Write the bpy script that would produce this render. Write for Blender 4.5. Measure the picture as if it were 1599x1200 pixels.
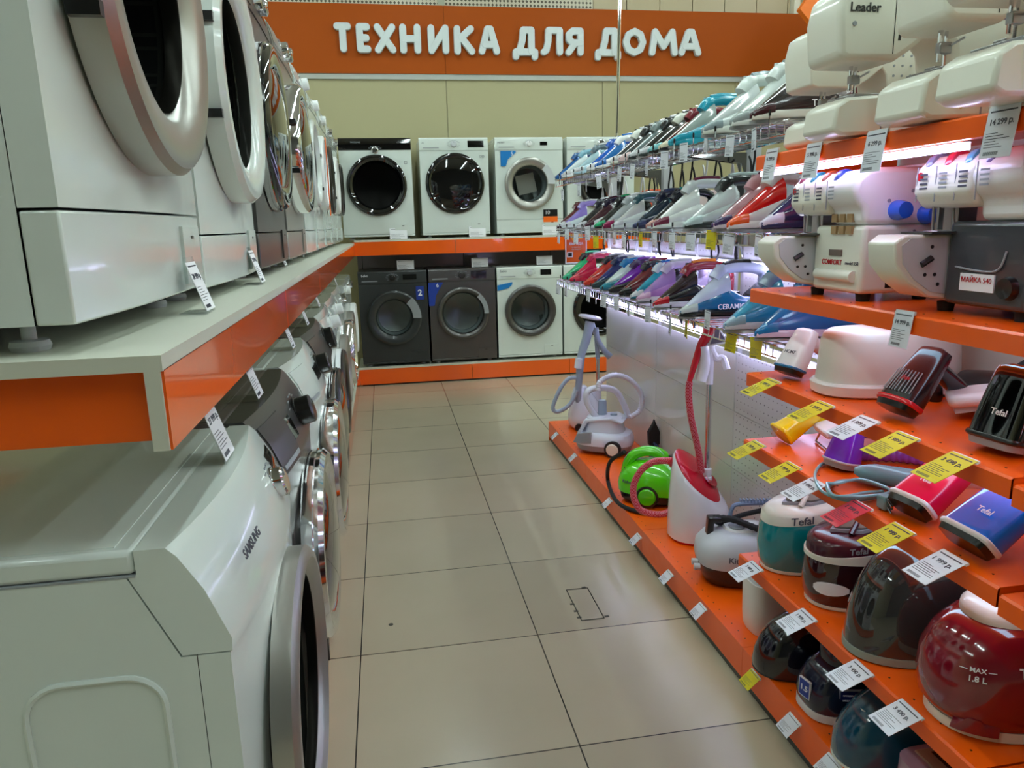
import bpy, bmesh, math, random
from math import sin, cos, pi, radians as rad
from mathutils import Vector, Matrix, Euler
random.seed(7)
for o in list(bpy.data.objects): bpy.data.objects.remove(o)
scene = bpy.context.scene
C = scene.collection

# ---------------- camera, exposure, world, lights ----------------
FPX = 1150.0
RW = Matrix(((0.98512449, -0.05945364, 0.16122968), (-0.17013028, -0.20532964, 0.96379221), (-0.02419572, -0.97688536, -0.21239013)))
CH = 1.40
cd = bpy.data.cameras.new('camera'); cam = bpy.data.objects.new('camera', cd); C.objects.link(cam)
cd.sensor_width = 36.0; cd.lens = FPX / 1599.0 * 36.0; cd.clip_start = 0.02; cd.clip_end = 100
m = Matrix.Identity(4)
for i in range(3):
    m[i][0] = RW[i][0]; m[i][1] = -RW[i][1]; m[i][2] = -RW[i][2]
m[2][3] = CH
cam.matrix_world = m
scene.camera = cam
scene.view_settings.view_transform = 'Standard'; scene.view_settings.look = 'None'
scene.view_settings.gamma = 1.0; scene.view_settings.exposure = 0.5
w = bpy.data.worlds.new('world'); scene.world = w; w.use_nodes = True
w.node_tree.nodes['Background'].inputs[0].default_value = (0.85, 0.93, 1.0, 1)
w.node_tree.nodes['Background'].inputs[1].default_value = 0.15

def ray(u, v): return RW @ Vector(((u-800)/FPX, (v-600)/FPX, 1.0))
def az(u, v, z): r = ray(u, v); return Vector((0, 0, CH)) + r*((z-CH)/r.z)
def ax(u, v, x): r = ray(u, v); return Vector((0, 0, CH)) + r*(x/r.x)
def ay(u, v, y): r = ray(u, v); return Vector((0, 0, CH)) + r*(y/r.y)

# ---------------- materials ----------------
MC = {}
def lin(c): return tuple((v/12.92 if v <= .04045 else ((v+.055)/1.055)**2.4) for v in c)
def mat(name, rgb, rough=.4, metal=0, coat=0, emit=0, alpha=1, bump=0, bscale=200, spec=.5, noise=0):
    if name in MC: return MC[name]
    mt = bpy.data.materials.new(name); mt.use_nodes = True; nt = mt.node_tree; b = nt.nodes['Principled BSDF']
    c = lin([v/255 for v in rgb])+(1,)
    b.inputs['Base Color'].default_value = c; b.inputs['Roughness'].default_value = rough
    b.inputs['Metallic'].default_value = metal; b.inputs['Coat Weight'].default_value = coat
    b.inputs['Coat Roughness'].default_value = .05; b.inputs['Specular IOR Level'].default_value = spec
    if emit: b.inputs['Emission Color'].default_value = c; b.inputs['Emission Strength'].default_value = emit
    b.inputs['Alpha'].default_value = alpha
    tc = nt.nodes.new('ShaderNodeTexCoord')
    n = nt.nodes.new('ShaderNodeTexNoise'); n.inputs['Scale'].default_value = bscale; n.inputs['Detail'].default_value = 3
    nt.links.new(tc.outputs['Object'], n.inputs['Vector'])
    if bump:
        bp = nt.nodes.new('ShaderNodeBump'); bp.inputs['Strength'].default_value = bump; bp.inputs['Distance'].default_value = .001
        nt.links.new(n.outputs[0], bp.inputs['Height']); nt.links.new(bp.outputs[0], b.inputs['Normal'])
    if noise:
        mr = nt.nodes.new('ShaderNodeMapRange'); mr.inputs[3].default_value = rough*(1-noise); mr.inputs[4].default_value = rough*(1+noise)
        nt.links.new(n.outputs[0], mr.inputs[0]); nt.links.new(mr.outputs[0], b.inputs['Roughness'])
    MC[name] = mt; return mt
def glassmat(name, tint, gl=.05, ior=1.5, rough=.02):
    if name in MC: return MC[name]
    mt = bpy.data.materials.new(name); mt.use_nodes = True; nt = mt.node_tree; nt.nodes.clear()
    o = nt.nodes.new('ShaderNodeOutputMaterial'); mx = nt.nodes.new('ShaderNodeMixShader')
    t = nt.nodes.new('ShaderNodeBsdfTransparent'); g = nt.nodes.new('ShaderNodeBsdfGlossy'); f = nt.nodes.new('ShaderNodeFresnel')
    t.inputs[0].default_value = lin([v/255 for v in tint])+(1,); g.inputs['Roughness'].default_value = rough; f.inputs[0].default_value = ior
    ge = nt.nodes.new('ShaderNodeNewGeometry'); iv = nt.nodes.new('ShaderNodeMath'); iv.operation = 'SUBTRACT'; iv.inputs[0].default_value = 1; nt.links.new(ge.outputs['Backfacing'], iv.inputs[1])
    mu = nt.nodes.new('ShaderNodeMath'); mu.operation = 'MULTIPLY'; nt.links.new(f.outputs[0], mu.inputs[0]); nt.links.new(iv.outputs[0], mu.inputs[1])
    nt.links.new(mu.outputs[0], mx.inputs[0]); nt.links.new(t.outputs[0], mx.inputs[1]); nt.links.new(g.outputs[0], mx.inputs[2]); nt.links.new(mx.outputs[0], o.inputs[0])
    MC[name] = mt; return mt
def col(rgb, rough=.25, coat=.5): return mat('plastic_%d_%d_%d_%d' % (*rgb, int(rough*100)), rgb, rough, coat=coat)

WHITE = mat('white_enamel', (214, 222, 217), .2, coat=.5, noise=.2, bscale=30)
WPLAS = mat('white_plastic', (236, 238, 238), .3, coat=.2)
GREYP = mat('grey_plastic', (150, 155, 160), .35)
LGREY = mat('light_grey_plastic', (196, 200, 204), .35)
BLACK = mat('black_plastic', (14, 14, 15), .3, coat=.4)
MATBLK = mat('rubber', (20, 20, 21), .7)
BGLASS = mat('black_glass', (6, 6, 7), .04, coat=1)
CHROME = mat('chrome', (225, 225, 228), .08, metal=1)
STEEL = mat('brushed_steel', (175, 176, 178), .28, metal=1)
SILV = mat('silver_paint', (168, 166, 160), .3, metal=.7)
DSILV = mat('dark_silver_paint', (98, 96, 95), .3, metal=.75)
ANTH = mat('anthracite_paint', (44, 48, 49), .32, coat=.3)
ORANGE = mat('orange_gloss', (246, 96, 4), .18, coat=.8)
ORSH = mat('orange_shelf_paint', (248, 96, 2), .34, coat=.15, noise=.25, bscale=25)
ORWALL = mat('orange_wall_panel', (166, 74, 0), .6, spec=.2)
BOARD = mat('shelf_laminate', (205, 206, 192), .4)
GRAPH = mat('graphite_panel', (116, 108, 114), .12, coat=.5)
PAPER = mat('paper', (242, 243, 248), .6)
YPAPER = mat('yellow_paper', (232, 214, 10), .5)
RPAPER = mat('red_paper', (232, 60, 80), .3, coat=.5)
INK = mat('ink', (70, 72, 84), .6)
ACRYL = glassmat('acrylic', (250, 251, 252), ior=1.35)
GLASSD = glassmat('dark_glass', (105, 104, 102), ior=1.5)
GLASSC = glassmat('clear_glass', (200, 206, 204), ior=1.55)
SMOKE = glassmat('smoked_clear', (70, 72, 72), ior=1.5)
LED = mat('led_tube', (206, 204, 255), .4, emit=9)
LED_FILL = mat('added_fill_led', (188, 224, 255), .4, emit=4.5)  # glow of the unseen strips added under the shelves
TUBE = mat('fluorescent_tube', (230, 250, 248), .4, emit=24)
STICKB = mat('blue_sticker', (10, 120, 196), .3, coat=.4)

# ---------------- mesh helpers ----------------
class B:
    def __init__(s): s.bm = bmesh.new(); s.k = 0
    def face(s, vs):
        try:
            f = s.bm.faces.new(vs); f.material_index = s.k; return f
        except ValueError: return None
    def box(s, lo, hi):
        x0, y0, z0 = lo; x1, y1, z1 = hi
        v = [s.bm.verts.new(p) for p in ((x0,y0,z0),(x1,y0,z0),(x1,y1,z0),(x0,y1,z0),(x0,y0,z1),(x1,y0,z1),(x1,y1,z1),(x0,y1,z1))]
        for q in ((3,2,1,0),(4,5,6,7),(0,1,5,4),(1,2,6,5),(2,3,7,6),(3,0,4,7)): s.face([v[i] for i in q])
        return s
    def loft(s, rings, c0=True, c1=True, closed=False):
        R = [[s.bm.verts.new(p) for p in r] for r in rings]
        n = len(R[0])
        for a, b in zip(R, R[1:] + ([R[0]] if closed else [])):
            for i in range(n): s.face([a[i], a[(i+1) % n], b[(i+1) % n], b[i]])
        if c0 and not closed: s.face(R[0][::-1])
        if c1 and not closed: s.face(R[-1])
        return s
    def prism(s, pts, axis, a, b):
        f = {'x': lambda p, t: (t, p[0], p[1]), 'y': lambda p, t: (p[0], t, p[1]), 'z': lambda p, t: (p[0], p[1], t)}[axis]
        return s.loft([[f(p, a) for p in pts], [f(p, b) for p in pts]])
    def lathe(s, prof, n=32, c=(0,0,0), axis='z', cap=True):
        rings = []
        for r, h in prof:
            rr = []
            for i in range(n):
                t = 2*pi*i/n; u, v = max(r, 1e-4)*cos(t), max(r, 1e-4)*sin(t)
                p = {'z': (u, v, h), 'y': (u, h, v), 'x': (h, u, v)}[axis]
                rr.append((p[0]+c[0], p[1]+c[1], p[2]+c[2]))
            rings.append(rr)
        return s.loft(rings, cap, cap)
    def tube(s, pts, r, n=8, flat=1.0, ripple=0):
        pts = [Vector(p) for p in pts]; k = len(pts)
        rs = r if isinstance(r, (list, tuple)) else [r]*k
        up = None; rings = []
        for i in range(k):
            d = (pts[min(i+1, k-1)] - pts[max(i-1, 0)]).normalized()
            if up is None: up = Vector((0,0,1)) if abs(d.z) < .9 else Vector((1,0,0))
            sd = d.cross(up).normalized(); up = sd.cross(d).normalized()
            q = rs[i]*(1+(ripple if i % 2 else 0))
            rings.append([tuple(pts[i] + sd*cos(2*pi*j/n)*q*flat + up*sin(2*pi*j/n)*q) for j in range(n)])
        return s.loft(rings)
    def out(s, name, mt, parent=None, bev=0, ang=35, seg=2, fix=True):
        if fix: bmesh.ops.recalc_face_normals(s.bm, faces=s.bm.faces)
        me = bpy.data.meshes.new(name); s.bm.to_mesh(me); s.bm.free()
        for x in (mt if isinstance(mt, (list, tuple)) else [mt]): me.materials.append(x)
        for p in me.polygons: p.use_smooth = True
        me.set_sharp_from_angle(angle=rad(ang))
        o = bpy.data.objects.new(name, me); C.objects.link(o)
        if parent: o.parent = parent
        if bev:
            b = o.modifiers.new('bevel', 'BEVEL'); b.width = bev; b.segments = seg; b.limit_method = 'ANGLE'; b.angle_limit = rad(40)
            b.harden_normals = False
        return o
def ring(cx, cy, z, a, b, e=2.5, n=32, ph=0):
    r = []
    for i in range(n):
        t = 2*pi*i/n+ph; ct, st = cos(t), sin(t)
        r.append((cx+a*math.copysign(abs(ct)**(2/e), ct), cy+b*math.copysign(abs(st)**(2/e), st), z))
    return r
def smooth(pts, k=4):
    P = [Vector(p) for p in pts]; out = []
    for i in range(len(P)-1):
        a, b, c, d = P[max(i-1,0)], P[i], P[i+1], P[min(i+2, len(P)-1)]
        for j in range(k):
            t = j/k
            out.append(.5*((2*b)+(c-a)*t+(2*a-5*b+4*c-d)*t*t+(3*b-a-3*c+d)*t**3))
    out.append(P[-1]); return out
def supt(a, b_, e, th):
    ct, st = cos(th), sin(th)
    return Vector((a*math.copysign(abs(ct)**(2/e), ct), b_*math.copysign(abs(st)**(2/e), st), 0))
def wraptext(par, s, size, mt_, a, b_, e, deg, z, slope=0, kk=1.0, off=.0012, name='maker_mark', bold=.015, lean=0):
    o = text(s, size, mt_, par, align='CENTER', name=name, bold=bold); me = o.data
    th0 = rad(deg); N = 400; tab = [(0, th0)]
    for sg in (1, -1):
        L_, th, p = 0, th0, supt(a*kk, b_*kk, e, th0)
        for i in range(N):
            th += sg*rad(.25); q = supt(a*kk, b_*kk, e, th); L_ += (q-p).length; p = q; tab.append((sg*L_, th))
    tab.sort()
    for v in me.vertices:
        x = v.co.x; k = min(range(len(tab)), key=lambda i: abs(tab[i][0]-x)); L0, th = tab[k]
        p = supt(a*kk, b_*kk, e, th); q = supt(a*kk, b_*kk, e, th+.01); t = (q-p).normalized(); nrm = Vector((t.y, -t.x, 0))
        zz = v.co.z; p = p + t*(x-L0) + nrm*(off-v.co.y-lean*zz)
        v.co = (p.x, p.y, z+zz+slope*(p.x+a)); 
    return o
def thing(name, label, cat, loc=(0,0,0), rot=0, group=None):
    o = bpy.data.objects.new(name, None); C.objects.link(o); o.empty_display_size = .05
    o.location = loc; o.rotation_euler = rot if isinstance(rot, (tuple, list, Euler)) else (0, 0, rot)
    tag(o, label, cat, group); return o
def tag(o, label, cat, group=None):
    o['label'] = label; o['category'] = cat
    if group: o['group'] = group
    return o
def struct(o): o['kind'] = 'structure'; return o
def text(s, size, mt, parent=None, org=(0,0,0), right=(1,0,0), up=(0,0,1), ext=.0004, name='lettering', align='LEFT', sx=1.0, bold=0):
    cu = bpy.data.curves.new('t', 'FONT'); cu.body = s; cu.size = size; cu.extrude = ext; cu.align_x = align; cu.align_y = 'CENTER'
    cu.resolution_u = 3; cu.offset = bold*size
    to = bpy.data.objects.new('t', cu); C.objects.link(to)
    dg = bpy.context.evaluated_depsgraph_get(); me = bpy.data.meshes.new_from_object(to.evaluated_get(dg))
    bpy.data.objects.remove(to); bpy.data.curves.remove(cu)
    r = Vector(right).normalized(); u = Vector(up).normalized(); nrm = r.cross(u)
    M4 = Matrix(((r.x*sx, u.x, nrm.x, org[0]), (r.y*sx, u.y, nrm.y, org[1]), (r.z*sx, u.z, nrm.z, org[2]), (0,0,0,1)))
    me.transform(M4); me.materials.clear(); me.materials.append(mt)
    o = bpy.data.objects.new(name, me); C.objects.link(o)
    if parent: o.parent = parent
    return o
# ---------------- room shell ----------------
YB = 6.62; YW = 7.42; YD = 7.15
def tilemat():
    mt = bpy.data.materials.new('floor_tiles'); mt.use_nodes = True; nt = mt.node_tree; b = nt.nodes['Principled BSDF']
    N, L = nt.nodes.new, nt.links.new
    tc = N('ShaderNodeTexCoord'); sp = N('ShaderNodeSeparateXYZ'); L(tc.outputs['Object'], sp.inputs[0])
    def line(sock, off, pitch, wd):
        a = N('ShaderNodeMath'); a.operation = 'SUBTRACT'; L(sock, a.inputs[0]); a.inputs[1].default_value = off
        d = N('ShaderNodeMath'); d.operation = 'DIVIDE'; L(a.outputs[0], d.inputs[0]); d.inputs[1].default_value = pitch
        f = N('ShaderNodeMath'); f.operation = 'FRACT'; L(d.outputs[0], f.inputs[0])
        g = N('ShaderNodeMath'); g.operation = 'LESS_THAN'; L(f.outputs[0], g.inputs[0]); g.inputs[1].default_value = wd/pitch
        fl = N('ShaderNodeMath'); fl.operation = 'FLOOR'; L(d.outputs[0], fl.inputs[0])
        return g.outputs[0], fl.outputs[0]
    g1, f1 = line(sp.outputs[0], -.157-.604*20, .604, .0042); g2, f2 = line(sp.outputs[1], 1.705-.568*20, .568, .0042)
    mx = N('ShaderNodeMath'); mx.operation = 'MAXIMUM'; L(g1, mx.inputs[0]); L(g2, mx.inputs[1])
    cb = N('ShaderNodeCombineXYZ'); L(f1, cb.inputs[0]); L(f2, cb.inputs[1])
    wn = N('ShaderNodeTexWhiteNoise'); L(cb.outputs[0], wn.inputs[0])
    no = N('ShaderNodeTexNoise'); no.inputs['Scale'].default_value = 2.5; no.inputs['Detail'].default_value = 6; L(tc.outputs['Object'], no.inputs['Vector'])
    r1 = N('ShaderNodeMix'); r1.data_type = 'RGBA'; r1.inputs[6].default_value = lin((.70,.66,.565))+(1,); r1.inputs[7].default_value = lin((.745,.70,.605))+(1,)
    L(no.outputs[0], r1.inputs[0])
    r2 = N('ShaderNodeMix'); r2.data_type = 'RGBA'; r2.blend_type = 'MULTIPLY'; r2.inputs[0].default_value = .12; L(r1.outputs[2], r2.inputs[6])
    cc = N('ShaderNodeCombineXYZ'); [L(wn.outputs[0], cc.inputs[i]) for i in range(3)]; L(cc.outputs[0], r2.inputs[7])
    r3 = N('ShaderNodeMix'); r3.data_type = 'RGBA'; L(mx.outputs[0], r3.inputs[0]); L(r2.outputs[2], r3.inputs[6]); r3.inputs[7].default_value = lin((.2,.19,.17))+(1,)
    L(r3.outputs[2], b.inputs['Base Color'])
    ro = N('ShaderNodeMapRange'); ro.inputs[3].default_value = .16; ro.inputs[4].default_value = .3; L(no.outputs[0], ro.inputs[0]); L(ro.outputs[0], b.inputs['Roughness'])
    return mt
X0, X1, Y0, Y1, ZC = -4.5, 6.4, -5.0, YW, 4.3
fl = B().box((X0, Y0, -.1), (X1, Y1, 0)).out('floor', tilemat()); struct(fl)
b = B(); mk = mat('marker_line', (52, 50, 40), .6)
q = [az(*p, 0) for p in ((885,922),(918,919),(944,966),(909,970))]
for p0, p1 in zip(q, q[1:]+q[:1]): b.tube([(p0.x,p0.y,.0006), (p1.x,p1.y,.0006)], .0022, 4, flat=1)
for (u, v) in ((912,918),(894,944),(900,955),(905,965),(948,963)):
    p = az(u, v, 0); b.box((p.x-.008, p.y-.005, 0), (p.x+.008, p.y+.005, .0012))
b.out('cut_outline', mk, fl)
p = az(611, 976, 0); B().lathe([(.009, 0), (.009, .001)], 8, (p.x, p.y, 0)).out('dark_spot', mk, fl)
CEIL = mat('ceiling', (190, 188, 178), .8, bump=.2, bscale=60)
struct(B().box((X0, Y0, ZC), (X1, Y1, ZC+.1)).out('ceiling', CEIL))
def wallmat():
    mt = mat('beige_wall', (182, 176, 142), .6, bump=.1, bscale=80); return mt
WALL = wallmat()
wb = struct(B().box((X0, YW, 0), (X1, YW+.1, ZC)).out('wall_back', WALL))
struct(B().box((X0-.1, Y0, 0), (X0, Y1, ZC)).out('wall_left', WALL))
struct(B().box((X1, Y0, 0), (X1+.1, Y1, ZC)).out('wall_right', WALL))
struct(B().box((X0, Y0-.1, 0), (X1, Y0, ZC)).out('wall_front', mat('grey_wall', (96, 96, 92), .7)))
# wall panels: beige cladding with joints, plane y = YP
YP = 7.2
b = B()
zt = ay(700, 123, YP).z
xs = [X0+.05, -1.9, -.6, ay(700, 200, YP).x, 2.15, 3.5, 4.9, X1-.02]
for a, c in zip(xs, xs[1:]): b.box((a+.002, YP, 0), (c-.002, YP+.05, zt))
struct(b.out('trim_1', mat('beige_panel', (172, 164, 126), .5, bump=.05, bscale=50), None, bev=.002))
struct(B().box((X0+.05, YP-.02, zt-.012), (X1-.02, YP+.01, zt+.035)).out('trim_2', mat('grey_rail', (176, 178, 172), .35)))
# orange sign
ztop = ay(900, 15, YP).z; zbot = zt+.035
sg = thing('wall_sign', 'wide orange wall sign with raised white Cyrillic letters above the back row', 'sign', (0, YP-.03, zbot))
xs = [X0+.05, ay(694, 60, YP).x, X1-.03]
for a, c in zip(xs, xs[1:]): B().box((a+.0015, 0, 0), (c-.0015, .07, ztop-zbot)).out('sign_panel', ORWALL, sg)
LETW = mat('sign_letter_white', (205, 212, 214), .35)
T = .031
LET = {
 'Т': [[(0,1),(1,1)],[(.5,1),(.5,0)]], 'Е': [[(1,1),(0,1),(0,0),(1,0)],[(0,.5),(.85,.5)]], 'Х': [[(0,1),(1,0)],[(1,1),(0,0)]],
 'Н': [[(0,1),(0,0)],[(1,1),(1,0)],[(0,.5),(1,.5)]], 'И': [[(0,1),(0,0)],[(0,0),(1,1)],[(1,1),(1,0)]],
 'К': [[(0,1),(0,0)],[(0,.45),(.95,1)],[(.3,.6),(1,0)]], 'А': [[(0,0),(.4,1),(.6,1),(1,0)],[(.2,.3),(.8,.3)]],
 'Д': [[(0,-.22),(0,0),(1,0),(1,-.22)],[(.18,0),(.35,.55),(.4,1),(.82,1),(.82,0)]], 'Л': [[(0,0),(.15,.08),(.28,.5),(.3,1),(1,1),(1,0)]],
 'Я': [[(1,0),(1,1)],[(1,1),(.35,1),(.05,.85),(.05,.6),(.35,.45),(1,.45)],[(.55,.45),(0,0)]],
 'О': [[(.5,1),(.15,.85),(0,.5),(.15,.15),(.5,0),(.85,.15),(1,.5),(.85,.85),(.5,1)]],
 'М': [[(0,0),(.12,1),(.5,.3),(.88,1),(1,0)]]}
def seg(b, p, q, r, y0, y1, n=8):
    d = math.atan2(q[1]-p[1], q[0]-p[0]); pts = []
    for i in range(n+1): t = d+pi/2+pi*i/n; pts.append((p[0]+r*cos(t), p[1]+r*sin(t)))
    for i in range(n+1): t = d-pi/2+pi*i/n; pts.append((q[0]+r*cos(t), q[1]+r*sin(t)))
    b.prism(pts, 'y', y0, y1)
px = [('Т',225,280,67,153),('Е',290,335,69,154),('Х',342,408,70,156),('Н',416,480,71,157),('И',498,561,73,158),('К',574,636,75,160),('А',645,708,76,160),
      ('Д',744,818,79,162),('Л',826,890,80,162),('Я',898,950,82,163),('Д',984,1058,82,164),('О',1065,1130,83,164),('М',1142,1222,84,164),('А',1228,1290,85,164)]
for ch, u0, u1, v0, v1 in px:
    s = 860/1599; a = ay(400+u0*s, (v0)*s, YP-.05); c = ay(400+u1*s, (v1)*s, YP-.05)
    b = B(); i = 0; xx0, xx1, zz0, zz1 = a.x+T*.9, c.x-T*.9, c.z+T*.9, a.z-T*.9
    for st in LET[ch]:
        P = [(xx0+(xx1-xx0)*p[0], zz0-zbot+(zz1-zz0)*p[1]) for p in st]
        for k, (p, q) in enumerate(zip(P, P[1:])): seg(b, p, q, T, -.045-.0006*i, .0); i += 1
    b.out('letter', LETW, sg, bev=.006)
# wall above the sign: perforated metal on the left, plain pale panels on the right
def perf(name, rgb, hole, sc, r=.3, rough=.4, metal=0):
    mt = mat(name, rgb, rough, metal=metal); nt = mt.node_tree; N, L = nt.nodes.new, nt.links.new; bs = nt.nodes['Principled BSDF']
    tc = N('ShaderNodeTexCoord'); v = N('ShaderNodeVectorMath'); v.operation = 'SCALE'; v.inputs[3].default_value = sc; L(tc.outputs['Object'], v.inputs[0])
    fr = N('ShaderNodeVectorMath'); fr.operation = 'FRACTION'; L(v.outputs[0], fr.inputs[0])
    su = N('ShaderNodeVectorMath'); su.operation = 'SUBTRACT'; L(fr.outputs[0], su.inputs[0]); su.inputs[1].default_value = (.5,.5,.5)
    sp = N('ShaderNodeSeparateXYZ'); L(su.outputs[0], sp.inputs[0])
    return mt, nt, bs, sp
mt, nt, bs, sp = perf('perforated_metal', (170, 160, 140), (60,50,40), 28)
N, L = nt.nodes.new, nt.links.new
a1 = N('ShaderNodeMath'); a1.operation = 'ABSOLUTE'; L(sp.outputs[0], a1.inputs[0]); a2 = N('ShaderNodeMath'); a2.operation = 'ABSOLUTE'; L(sp.outputs[2], a2.inputs[0])
ad = N('ShaderNodeMath'); ad.operation = 'ADD'; L(a1.outputs[0], ad.inputs[0]); L(a2.outputs[0], ad.inputs[1])
lt = N('ShaderNodeMath'); lt.operation = 'LESS_THAN'; L(ad.outputs[0], lt.inputs[0]); lt.inputs[1].default_value = .38
mx = N('ShaderNodeMix'); mx.data_type = 'RGBA'; L(lt.outputs[0], mx.inputs[0]); mx.inputs[6].default_value = lin((.80,.77,.68))+(1,); mx.inputs[7].default_value = lin((.33,.29,.22))+(1,)
L(mx.outputs[2], bs.inputs['Base Color'])
xm = ay(930, 10, YP).x; xr = ay(1241, 10, YP).x
struct(B().box((X0+.05, YP+.08, ztop-.1), (xm, YP+.1, ZC-.05)).out('trim_3', mt))
b = B(); x = xm
while x < xr: b.box((x+.004, YP+.08, ztop-.1), (min(x+.33, xr)-.004, YP+.1, ZC-.05)); x += .33
struct(b.out('trim_4', mat('pale_panel', (196, 182, 150), .5)))
xp = ay(690, 5, YP).x
struct(B().box((xp-.03, YP+.03, ztop), (xp+.03, YP+.08, ZC-.05)).out('trim_5', mat('post_paint', (168, 172, 150), .5)))
struct(B().box((xr, YP+.0, ztop-.02), (xr+.06, YP+.1, ZC-.05)).out('trim_6', mat('white_column', (225, 222, 205), .5)))
# orange slanted fascia board beyond the sewing machines
yf = 6.3
q = [ay(1250, 14, yf), ay(1275, 45, yf), ay(1330, 120, yf), ay(1620, 160, yf), ay(1620, -60, yf), ay(1300, -60, yf)]
o = B().prism([(p.x, p.z) for p in q], 'y', yf, yf+.06).out('orange_fascia', mat('orange_fascia', (232, 112, 6), .5)); tag(o, 'bright orange slanted fascia board hanging behind the sewing machines', 'panel')
# ceiling lights
k = 0
for lx in (-3.1, -1.3, .5, 2.3, 4.1, 5.6):
    for ly in ((-.6, 1.0, 2.6, 4.2, 5.8) if lx < .6 else (-2.2, -.6, 1.0, 2.6, 4.2, 5.8)):
        r = thing('ceiling_light', 'linear fluorescent ceiling light', 'ceiling light', (lx, ly, ZC-.35), 0, 'linear ceiling lights')
        B().box((-.06, -.7, .02), (.06, .7, .06)).out('housing', WPLAS, r)
        B().box((-.035, -.68, -.005), (.035, .68, .02)).out('tube', TUBE, r)
        for s in (-.5, .5): B().tube([(0, s, .06), (0, s, .349)], .003, 5).out('hanger', STEEL, r)

# ---------------- left and back display stands ----------------
def bandstrip(name, lab, run):
    pass
XL = -.245; XLP = -.275; ZS = 1.27; ZSB = 1.295; ZP = .17
# left upper shelf
sh = thing('display_shelf', 'long white topped upper shelf with glossy orange band along the left side', 'shelf', (0,0,0))
yn = .842
B().box((-.95, yn, ZS-.018), (XL, YB, ZS)).out('shelf_top', BOARD, sh)
B().box((XL-.02, yn, ZS-.108), (XL-.003, YB, ZS-.018)).out('front_board', BOARD, sh)
ys = [yn+.002, 1.9, 2.9, 3.9, 4.9, 5.75, YB]
for a, c in zip(ys, ys[1:]): B().box((XL-.003, a+.0015, ZS-.108), (XL, c-.0015, ZS-.017)).out('band', ORANGE, sh)
B().box((-.95, yn+.018, ZS-.1), (XL-.021, yn+.03, ZS-.018)).out('end_band', ORANGE, sh)
for y in (yn+.05, 2.6, 4.6, 6.4): B().box((-.93, y, ZP), (-.90, y+.03, ZS-.018)).out('post', BOARD, sh)
# back upper shelf
sh = thing('display_shelf', 'white topped upper shelf with orange band along the back wall', 'shelf', (0,0,0))
B().box((XL-.0, YB, ZSB-.018), (2.6, YD, ZSB)).out('shelf_top', BOARD, sh)
xs = [XL-.02, ay(712, 384, YB).x, ay(882, 384, YB).x, 2.6]
for a, c in zip(xs, xs[1:]): B().box((a+.0015, YB, ZSB-.135), (c-.0015, YB+.016, ZSB-.018)).out('band', ORANGE, sh)
gp = B().box((XL, YD-.03, ZP), (2.6, YD-.01, ZSB-.14)).out('trim_7', GRAPH); struct(gp)
for x in (-.2, .75, 1.6, 2.5): B().box((x-.003, YD-.034, ZP), (x+.003, YD-.03, ZSB-.14)).out('joint', BLACK, gp)
# platforms
pl = thing('display_platform', 'low white topped platform with orange kick band under the lower left machines', 'platform', (0,0,0))
B().box((-.95, .55, ZP-.018), (XLP, YB, ZP)).out('platform_top', BOARD, pl)
B().box((-.94, .56, 0), (XLP-.02, YB, .02)).out('plinth', BLACK, pl)
ys = [.55, 1.5, 2.5, 3.5, 4.5, 5.5, YB]
for a, c in zip(ys, ys[1:]): B().box((XLP-.014, a+.001, .01), (XLP, c-.001, ZP-.018)).out('band', ORANGE, pl)
B().box((-.95, .55, .01), (XLP-.014, .564, ZP-.018)).out('end_band', ORANGE, pl)
pl = thing('display_platform', 'low white topped platform with orange kick band along the back wall', 'platform', (0,0,0))
B().box((XLP, YB, ZP-.018), (2.6, YD, ZP)).out('platform_top', BOARD, pl)
B().box((XLP+.02, YB+.03, 0), (2.6, YD, .015)).out('plinth', BLACK, pl)
xs = [XLP+.0005, ay(738, 580, YB).x, ay(890, 575, YB).x, 2.6]
for a, c in zip(xs, xs[1:]): B().box((a+.0015, YB, .015), (c-.0015, YB+.014, ZP-.018)).out('band', ORANGE, pl)
# ---------------- washing machines ----------------
def holed_panel(b, w, z0, z1, zc, R, y0, y1, bow, n=64):
    outer, inner = [], []
    for i in range(n):
        t = 2*pi*i/n; c, s = cos(t), sin(t)
        k = min((w/2)/abs(c) if abs(c) > 1e-6 else 9, ((z1-zc) if s > 0 else (zc-z0))/abs(s) if abs(s) > 1e-6 else 9)
        outer.append((c*k, zc+s*k)); inner.append((c*R, zc+s*R))
    # snap nearest outer verts to corners
    for cx, cz in ((-w/2,z0),(w/2,z0),(-w/2,z1),(w/2,z1)):
        j = min(range(n), key=lambda i: (outer[i][0]-cx)**2+(outer[i][1]-cz)**2); outer[j] = (cx, cz)
    Y = lambda x: y0 - bow*(1-(2*x/w)**2)
    rings = []
    for f in (1, .75, .5, .25, 0):
        rings.append([(o[0]*f+i_[0]*(1-f), Y(o[0]*f+i_[0]*(1-f)), o[1]*f+i_[1]*(1-f)) for o, i_ in zip(outer, inner)])
    rings = [[(o[0], y1, o[1]) for o in outer]] + rings + [[(i_[0], y1, i_[1]) for i_ in inner]]
    b.loft(rings, False, False)
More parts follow.
